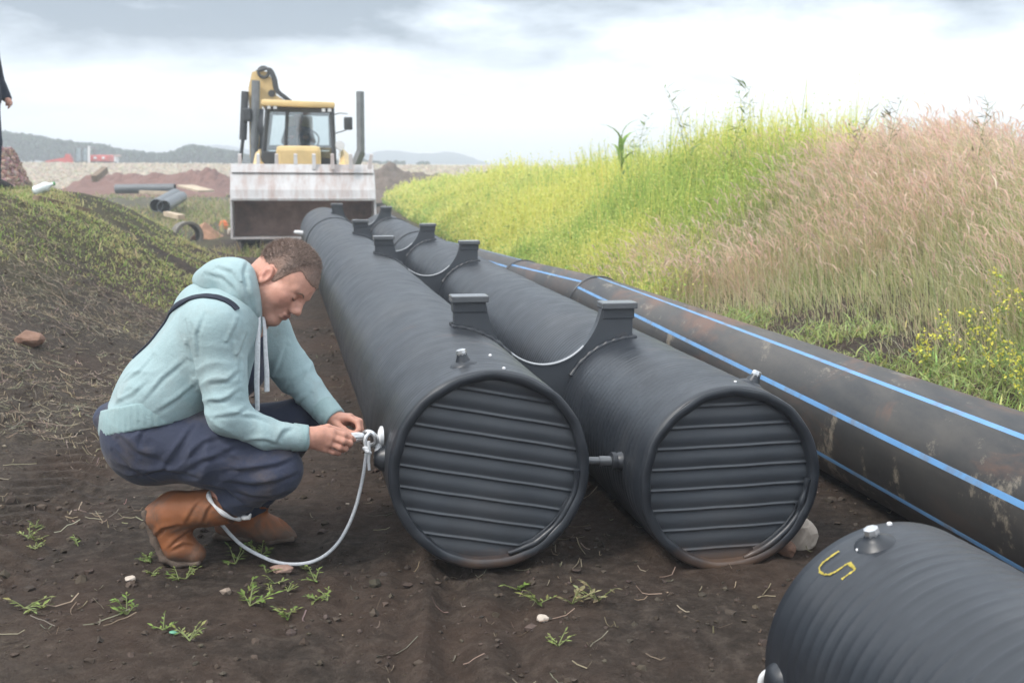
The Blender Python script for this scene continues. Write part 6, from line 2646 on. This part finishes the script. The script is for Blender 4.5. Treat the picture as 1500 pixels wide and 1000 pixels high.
# crumpled plastic bottle on the mound
p = drop(62, 287)
M_BAG = simple('clear_plastic', (0.74, 0.80, 0.80), 0.25, 0.1, 20, 0.3)
a_ = p + np.array([-0.09, 0.0, 0.035])
b_ = p + np.array([0.10, 0.04, 0.115])
mb = MB()
ts = np.linspace(0, 1, 12)
mb.tube([a_ + (b_ - a_) * t for t in ts], [0.020, 0.046, 0.050, 0.045, 0.049, 0.044, 0.050, 0.049, 0.040, 0.022, 0.017, 0.016], 14)
bt_ = mb.build('plastic_bottle', M_BAG, None, True)
tag(bt_, 'crumpled clear plastic bottle lying in the grass on the mound', 'bottle')
mb = MB()
mb.tube([b_, b_ + (b_ - a_) * 0.07], 0.018, 12)
mb.build('bottle_cap', simple('green_cap', (0.12, 0.35, 0.14), 0.4), bt_, True)

# heap of broken reddish stone behind the standing man
pc = at(2, 245, 14.5)
pc[2] = gz(pc[0], pc[1])
hp_ = Heap()
M_HEAPST = tinted('broken_red_stone', 0.9, 0, 0.2, 30)
n = 2600
zf = rng.random(n) ** 0.8
Ht = 0.72
rad_ = (0.40 - 0.28 * zf) * (1 + 0.0 * zf)
an = rng.uniform(0, 6.283, n)
P = np.stack([pc[0] + rad_ * np.cos(an), pc[1] + rad_ * np.sin(an) * 1.2, pc[2] - 0.05 + zf * Ht], -1)
s_ = rng.uniform(0.018, 0.045, n)
jv = ICO_V[None] * (1 + 0.3 * rng.normal(size=(n, len(ICO_V), 1)).clip(-1.3, 1.3)) * s_[:, None, None]
V = jv + P[:, None]
F_ = (np.arange(n) * len(ICO_V))[:, None, None] + ICO_F[None]
hp_.add(V.reshape(-1, 3), F_.reshape(-1, 3), np.repeat(jit((0.34, 0.235, 0.205), n, 0.25), len(ICO_V), axis=0))
core = MB()
core.tube([pc - [0, 0, 0.1], pc + [0, 0, Ht * 0.97 - 0.05]], [0.42, 0.12], 20)
cv = np.array(core.V)
hp2 = obj('stone_heap', np.concatenate(hp_.V), np.concatenate(hp_.Q), M_HEAPST, None, False, origin=pc, attr=np.concatenate(hp_.C))
tag(hp2, 'steep heap of broken reddish stone behind the standing man at the left edge', 'stone heap')
ORG[hp2.name] = pc
core.build('core', M_EARTHY, hp2, True)

# ------------------------------------------------------------------ the middle distance
def soil_heap(name, label, pts_px, y, depth, mat, base_z=-0.30):
    """heap whose crest follows the given outline; real cross-section depth"""
    V, Fc = [], []
    xs = np.arange(pts_px[0][0], pts_px[-1][0] + 0.1, 1.0)
    k = 41
    for px in xs:
        py = np.interp(px, [p[0] for p in pts_px], [p[1] for p in pts_px])
        c = at(px, py, y)
        for j in range(k):
            t = -1 + 2 * j / (k - 1)
            yy = y + t * depth
            hh = max(c[2] - base_z, 0.0) * (1 - abs(t) ** 1.4) * 1.02
            xx = c[0]
            a3 = np.array([xx]), np.array([yy])
            nzv = 0.22 * fbm(a3[0] * 0.9, a3[1] * 0.9, o=5, s=9, gain=0.62)[0]
            V.append((xx, yy, base_z - 0.06 + hh * (1 + 0.25 * nzv) + nzv * (1 - abs(t) ** 2) * min(hh * 0.9, 1)))
    n = len(xs)
    for i in range(n - 1):
        for j in range(k - 1):
            Fc.append((i * k + j, (i + 1) * k + j, (i + 1) * k + j + 1, i * k + j + 1))
    return tag(obj(name, V, Fc, mat, None, True), label, 'soil heap')


def soilmat(name, c, c2):
    m = Mat(name)
    m.base(m.ramp(m.noise(3.0, 8, 0.68), [(0.3, c), (0.7, c2)]))
    m.set(Roughness=0.95)
    m.bump(m.noise(5, 7, 0.65), 0.8, 0.12)
    return m.m


M_RED = soilmat('red_soil', (0.15, 0.075, 0.060), (0.235, 0.125, 0.098))
M_DKS = soilmat('brown_soil', (0.10, 0.075, 0.062), (0.19, 0.145, 0.118))
soil_heap('soil_heap', 'long heap of dark red soil in the middle distance left of the loader',
          [(120, 272), (135, 256), (150, 254), (175, 257), (210, 256), (250, 257), (262, 252), (280, 248.5), (305, 249), (325, 253), (345, 260), (362, 275)], 54, 5.0, M_RED)
soil_heap('soil_heap', 'dark brown soil heap to the right of the loader', [(520, 268), (540, 251), (575, 247), (610, 251), (640, 257), (665, 268), (690, 279)], 50, 4.0, M_DKS)
soil_heap('soil_heap', 'small reddish earth pile in front of the concrete pipe end', [(284, 345), (293, 327), (300, 323), (312, 332), (326, 348)], 23, 0.8, simple('orange_earth', (0.36, 0.20, 0.125), 0.95, 0.3, 5, 0.6, 0.03), -0.28)
# rubble stones along the near edge of the pale field
hp_ = Heap()
n = 11000
y = rng.uniform(60, 96, n)
x = rng.uniform(-0.52, 0.06, n) * y
s_ = rng.uniform(0.05, 0.13, n)
jv = ICO_V[None] * (1 + 0.3 * rng.normal(size=(n, len(ICO_V), 1)).clip(-1.3, 1.3)) * s_[:, None, None]
V = jv + np.stack([x, y, height(x, y)], -1)[:, None]
F_ = (np.arange(n) * len(ICO_V))[:, None, None] + ICO_F[None]
hp_.add(V.reshape(-1, 3), F_.reshape(-1, 3), np.repeat(jit((0.44, 0.375, 0.29), n, 0.16), len(ICO_V), axis=0))
tag(hp_.build('rubble', tinted('pale_rubble', 0.9)), 'pale broken stone covering the field in the middle distance', 'rubble', kind='stuff')

# dark pipe lengths and timber beyond the mound
M_DKPIPE = simple('hazed_dark_pipe', (0.12, 0.13, 0.14), 0.45, 0.25, 3, 0.1)  # dark tone lightened in the colour to look hazier


def far_pipe(a, b, r_, label, grp=None):
    mb = MB()
    a, b = np.asarray(a, float), np.asarray(b, float)
    d_ = (b - a) / np.linalg.norm(b - a)
    mb.tube([a, b], r_, 24, caps=False)
    mb.tube([a + d_ * 0.02, b - d_ * 0.02], r_ * 0.9, 24, caps=False)
    for e_ in (a, b):
        mb.torus(e_, d_, r_ * 0.95, r_ * 0.055, 28, 6)
    o = mb.build('plastic_pipe', M_DKPIPE, None, True)
    return tag(o, label, 'pipe', grp)


def onp(px, py, y, r_):
    p = at(px, py, y)
    p[2] = gz(p[0], p[1]) + r_
    return p


GP = 'dark pipe lengths lying beyond the mound'
far_pipe(at(170, 277, 36), at(256, 276, 36), 0.15, 'grey blue pipe lying crosswise beyond the mound', GP)
far_pipe(at(229, 301, 29), at(257, 284, 36), 0.17, 'left one of the dark pipes pointing away beyond the mound', GP)
far_pipe(at(240, 303, 29), at(266, 288, 36), 0.17, 'right one of the dark pipes pointing away beyond the mound', GP)
plank(at(205, 281.5, 34), at(250, 283, 34), 0.2, 0.10, M_WOODP, 'pale timber lying under the crosswise pipe', 'timber', 'timber')
plank(at(271, 272, 46), at(302, 280, 45), 0.75, 0.08, M_WOODP, 'pale board leaning on the red soil heap', 'board', 'board')
plank(at(138, 262, 40), at(154, 249, 41), 0.22, 0.25, M_WOOD, 'dark timber end poking out at the left end of the red heap', 'timber', 'timber')
# concrete pipe end
pcn = onp(275, 333, 22, 0.12)
mb = MB()
ax = np.array([0.45, -1, 0.05]); ax /= np.linalg.norm(ax)
n = 30
V, Fc = [], []
e1 = np.cross(ax, [0, 0, 1.0]); e1 /= np.linalg.norm(e1); e2 = np.cross(e1, ax)
for s_, r_ in ((-0.5, 0.27), (0.2, 0.27), (0.22, 0.265), (0.22, 0.215), (0.18, 0.205), (-0.5, 0.205)):
    for i in range(n):
        t = 2 * math.pi * i / n
        V.append(pcn + ax * s_ + r_ * (math.cos(t) * e1 + math.sin(t) * e2))
for j in range(5):
    for i in range(n):
        i2 = (i + 1) % n
        Fc.append((j * n + i, j * n + i2, (j + 1) * n + i2, (j + 1) * n + i))
mb.add(V, Fc)
tag(mb.build('concrete_pipe', simple('concrete', (0.17, 0.155, 0.135), 0.9, 0.3, 8, 0.4, 0.01), None, True), 'short concrete pipe end at the foot of the mound', 'concrete pipe')
plank(at(244, 313, 24), at(266, 318, 23.5), 0.16, 0.10, M_WOODP, 'pale timber lying beside the concrete pipe end', 'timber', 'timber')
# orange safety helmet and a pale block by the bucket
ph = onp(327, 309, 26, 0.0)
mb = MB()
pr_ = [(0.17, 0.0), (0.165, 0.02), (0.135, 0.03), (0.13, 0.09), (0.10, 0.15), (0.05, 0.18), (0.0, 0.185)]
V, Fc = [], []
for r_, z_ in pr_:
    for i in range(20):
        t = 2 * math.pi * i / 20
        V.append(ph + 0.7 * np.array([r_ * math.cos(t), r_ * 1.15 * math.sin(t), z_ + 0.10]))
for j in range(len(pr_) - 1):
    for i in range(20):
        i2 = (i + 1) % 20
        Fc.append((j * 20 + i, j * 20 + i2, (j + 1) * 20 + i2, (j + 1) * 20 + i))
mb.add(V, Fc)
mb.tube([ph, ph + [0, 0, 0.072]], [0.09, 0.07], 14)
tag(mb.build('helmet', simple('orange_plastic', (0.72, 0.17, 0.03), 0.4), None, True), 'orange safety helmet on the ground left of the bucket', 'helmet')
V, Fc = stone_mesh(onp(335.5, 318, 24, 0.06), (0.05, 0.06, 0.08), 12)
tag(obj('stone', V, Fc, M_PALE, None, False), 'pale block of stone by the left edge of the bucket', 'stone')

# ------------------------------------------------------------------ far machines, wood, hills
M_REDP = simple('red_paint', (0.55, 0.065, 0.045), 0.5, 0.15, 2, 0.05)
YM = 100.0
g0 = gz(at(110, 240, YM)[0], YM)
tr_ = empty('excavator', (at(118, 240, YM)[0], YM, g0), 'red excavator with glazed cab far away on the pale field at the left', 'excavator')


def fbx(mb, x0, x1, y0, y1, d0, d1, bev=0.0):
    a, b = at(x0, y1, d0), at(x1, y0, d0)
    return mb.box(((a[0] + b[0]) / 2, (d0 + d1) / 2, (a[2] + b[2]) / 2), (b[0] - a[0], d1 - d0, b[2] - a[2]), None, bev)


mb = MB(); fbx(mb, 130, 157, 227, 238.5, YM, YM + 1.8, 0.15); bd = mb.build('engine_cover', M_REDP, tr_, True)
for px in (139, 151):
    mb = MB(); fbx(mb, px - 1.8, px + 1.8, 229.5, 233, YM - 0.08, YM + 0.02, 0.02); mb.build('light', M_LAMPW, bd, False)
mb = MB()
for px in (109.5, 120, 129):
    mb.tube([at(px, 215.5, YM), at(px, 238, YM)], 0.10, 4)
    mb.tube([at(px, 215.5, YM) + [0, 1.4, 0], at(px, 238, YM) + [0, 1.4, 0]], 0.10, 4)
fbx(mb, 108.5, 130, 214.3, 216.3, YM - 0.1, YM + 1.5, 0.04)
cbx = mb.build('cab', M_GREYMET, tr_, False)
mb = MB(); fbx(mb, 110.5, 128.5, 216.3, 236, YM + 0.05, YM + 0.10); mb.build('window', M_GLASS, cbx, False)
mb = MB(); mb.tube([at(130.5, 214, YM - 0.3), at(130.5, 239, YM - 0.3)], 0.11, 8); mb.build('exhaust', M_WHITE, tr_, True)
mb = MB(); fbx(mb, 106, 158, 236.5, 241, YM - 0.2, YM + 2.2, 0.2); mb.build('track', M_RUBBER, tr_, False)
mb = MB()
mb.prism([at(px, py, YM + 0.4) for px, py in ((66, 236), (84, 232.5), (94, 231), (96, 225.5), (101, 226), (106, 235), (108, 240), (100, 240), (84, 236), (66, 238.5))], (0, 0.5, 0))
mb.build('boom', M_REDP, tr_, False)
# white house at the wood's edge
YH = 150.0
gh = gz(at(165, 240, YH)[0], YH)
hs_ = empty('house', (at(165, 240, YH)[0], YH, gh), 'small white house with a reddish roof at the edge of the far wood', 'house')
mb = MB(); fbx(mb, 161.5, 169, 229, 240.5, YH, YH + 1.2); wl = mb.build('wall', M_WHITE, hs_, False)
mb = MB()
mb.prism([at(160.8, 229.2, YH - 0.1), at(173, 229.2, YH - 0.1), at(171, 226.5, YH - 0.1), at(162.5, 226.2, YH - 0.1)], (0, 1.4, 0))
mb.build('roof', simple('roof_tile', (0.36, 0.20, 0.16), 0.8), hs_, False)
mb = MB(); fbx(mb, 164, 166, 231.5, 234.5, YH - 0.03, YH + 0.02); mb.build('window', M_BLACK, wl, False)

# far wood: crowns made of many leaf clumps
YW = 165.0
out_ = [(-60, 190), (0, 193), (25, 196), (45, 199), (60, 201), (75, 205), (95, 207), (115, 210), (135, 211), (150, 213), (165, 218), (185, 222), (215, 224), (245, 226), (258, 222), (270, 216), (283, 213),
        (292, 214), (305, 218), (322, 220), (345, 222), (365, 228), (390, 232), (430, 235), (520, 237), (560, 238), (600, 240), (640, 241)]
hp_ = Heap()
for row in range(3):
    yr = YW + row * 9
    for px in np.arange(-60, 640, 1.7 + 0.5 * row):
        top = np.interp(px, [p[0] for p in out_], [p[1] for p in out_]) + (row - 2) * -1.5 + rng.normal(0, 1.0)
        c = at(px, top, yr + rng.uniform(-3, 3))
        gw_ = gz(c[0], c[1])
        H_ = c[2] - gw_
        if H_ < 0.3:
            continue
        k = int(26 + 10 * H_)
        rr = rng.uniform(0.7, 1.3) * min(0.32 * H_ + 0.3, 1.5)
        zz_ = gw_ + H_ * np.sqrt(rng.random(k))
        wgt = np.sqrt(np.clip(1 - ((zz_ - gw_) / H_ * 2 - 1.0).clip(0, 1) ** 2, 0.05, 1))
        a_ = rng.uniform(0, 6.283, k)
        ra_ = rr * wgt * np.sqrt(rng.random(k))
        cen = np.stack([c[0] + ra_ * np.cos(a_), c[1] + ra_ * np.sin(a_), zz_], -1)
        V, q, C = petals(cen, rng.uniform(0.45, 1.0, k), jit((0.040, 0.070, 0.034), k, 0.30))
        hp_.add(V, q, C)
tag(hp_.build('far_wood', tinted('wood_foliage', 0.8, 0.15)), 'dark green wood along the horizon at the left, far off', 'wood', kind='stuff')


def ridge(pts, y, depth, mat, lb):
    V, Fc = [], []
    xs = np.arange(pts[0][0], pts[-1][0] + 0.1, 3.0)
    k = 15
    for px in xs:
        py = np.interp(px, [p[0] for p in pts], [p[1] for p in pts]) + 0.5 * vnoise([px * 0.15], [y], s=4)[0] + 0.35 * vnoise([px * 0.5], [y], s=5)[0]
        c = at(px, py, y)
        for j in range(k):
            t = -1 + 2 * j / (k - 1)
            V.append((c[0] * (1 + t * depth / y), y + t * depth, -1 + max(c[2] + 1, 0.02) * (0.5 + 0.5 * math.cos(math.pi * t))))
    for i in range(len(xs) - 1):
        for j in range(k - 1):
            Fc.append((i * k + j, (i + 1) * k + j, (i + 1) * k + j + 1, i * k + j + 1))
    o = obj('hills', V, Fc, mat, None, True)
    tag(o, lb, 'hill', kind='structure')


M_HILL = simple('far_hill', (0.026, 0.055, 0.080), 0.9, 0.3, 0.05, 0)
ridge([(200, 240), (240, 226), (275, 217), (300, 213), (320, 212), (340, 214), (360, 219), (385, 227), (410, 234), (440, 240)], 470, 45, M_HILL, 'low blue hill behind the far wood')
ridge([(440, 240), (480, 233), (510, 231), (530, 227), (552, 222), (570, 220.5), (590, 222), (612, 225), (630, 225), (648, 222.5), (662, 223), (680, 227), (700, 234), (716, 239), (735, 243)], 430, 40, M_HILL, 'blue hills on the horizon right of the loader')
ridge([(-200, 225), (-50, 215), (60, 222), (160, 228), (240, 236), (300, 241)], 500, 45, M_HILL, 'blue hill behind the wood at the left')

# ------------------------------------------------------------------ the air
mb = MB()
mb.box((0, 365, 6.0), (1320, 800, 16.0))
hz = mb.build('haze', None, None, False, origin=(0, 365, -2))
hz.data.materials.clear()
hm = bpy.data.materials.new('haze_air')
hm.use_nodes = True
t_ = hm.node_tree
t_.nodes.clear()
ho = t_.nodes.new('ShaderNodeOutputMaterial')
hv = t_.nodes.new('ShaderNodeVolumePrincipled')
hv.inputs['Color'].default_value = (0.88, 0.94, 1.0, 1)
hv.inputs['Density'].default_value = 0.0036
hv.inputs['Anisotropy'].default_value = 0.2
t_.links.new(hv.outputs[0], ho.inputs['Volume'])
hz.data.materials.append(hm)
tag(hz, 'pale hazy air over the whole place', 'haze', kind='stuff')
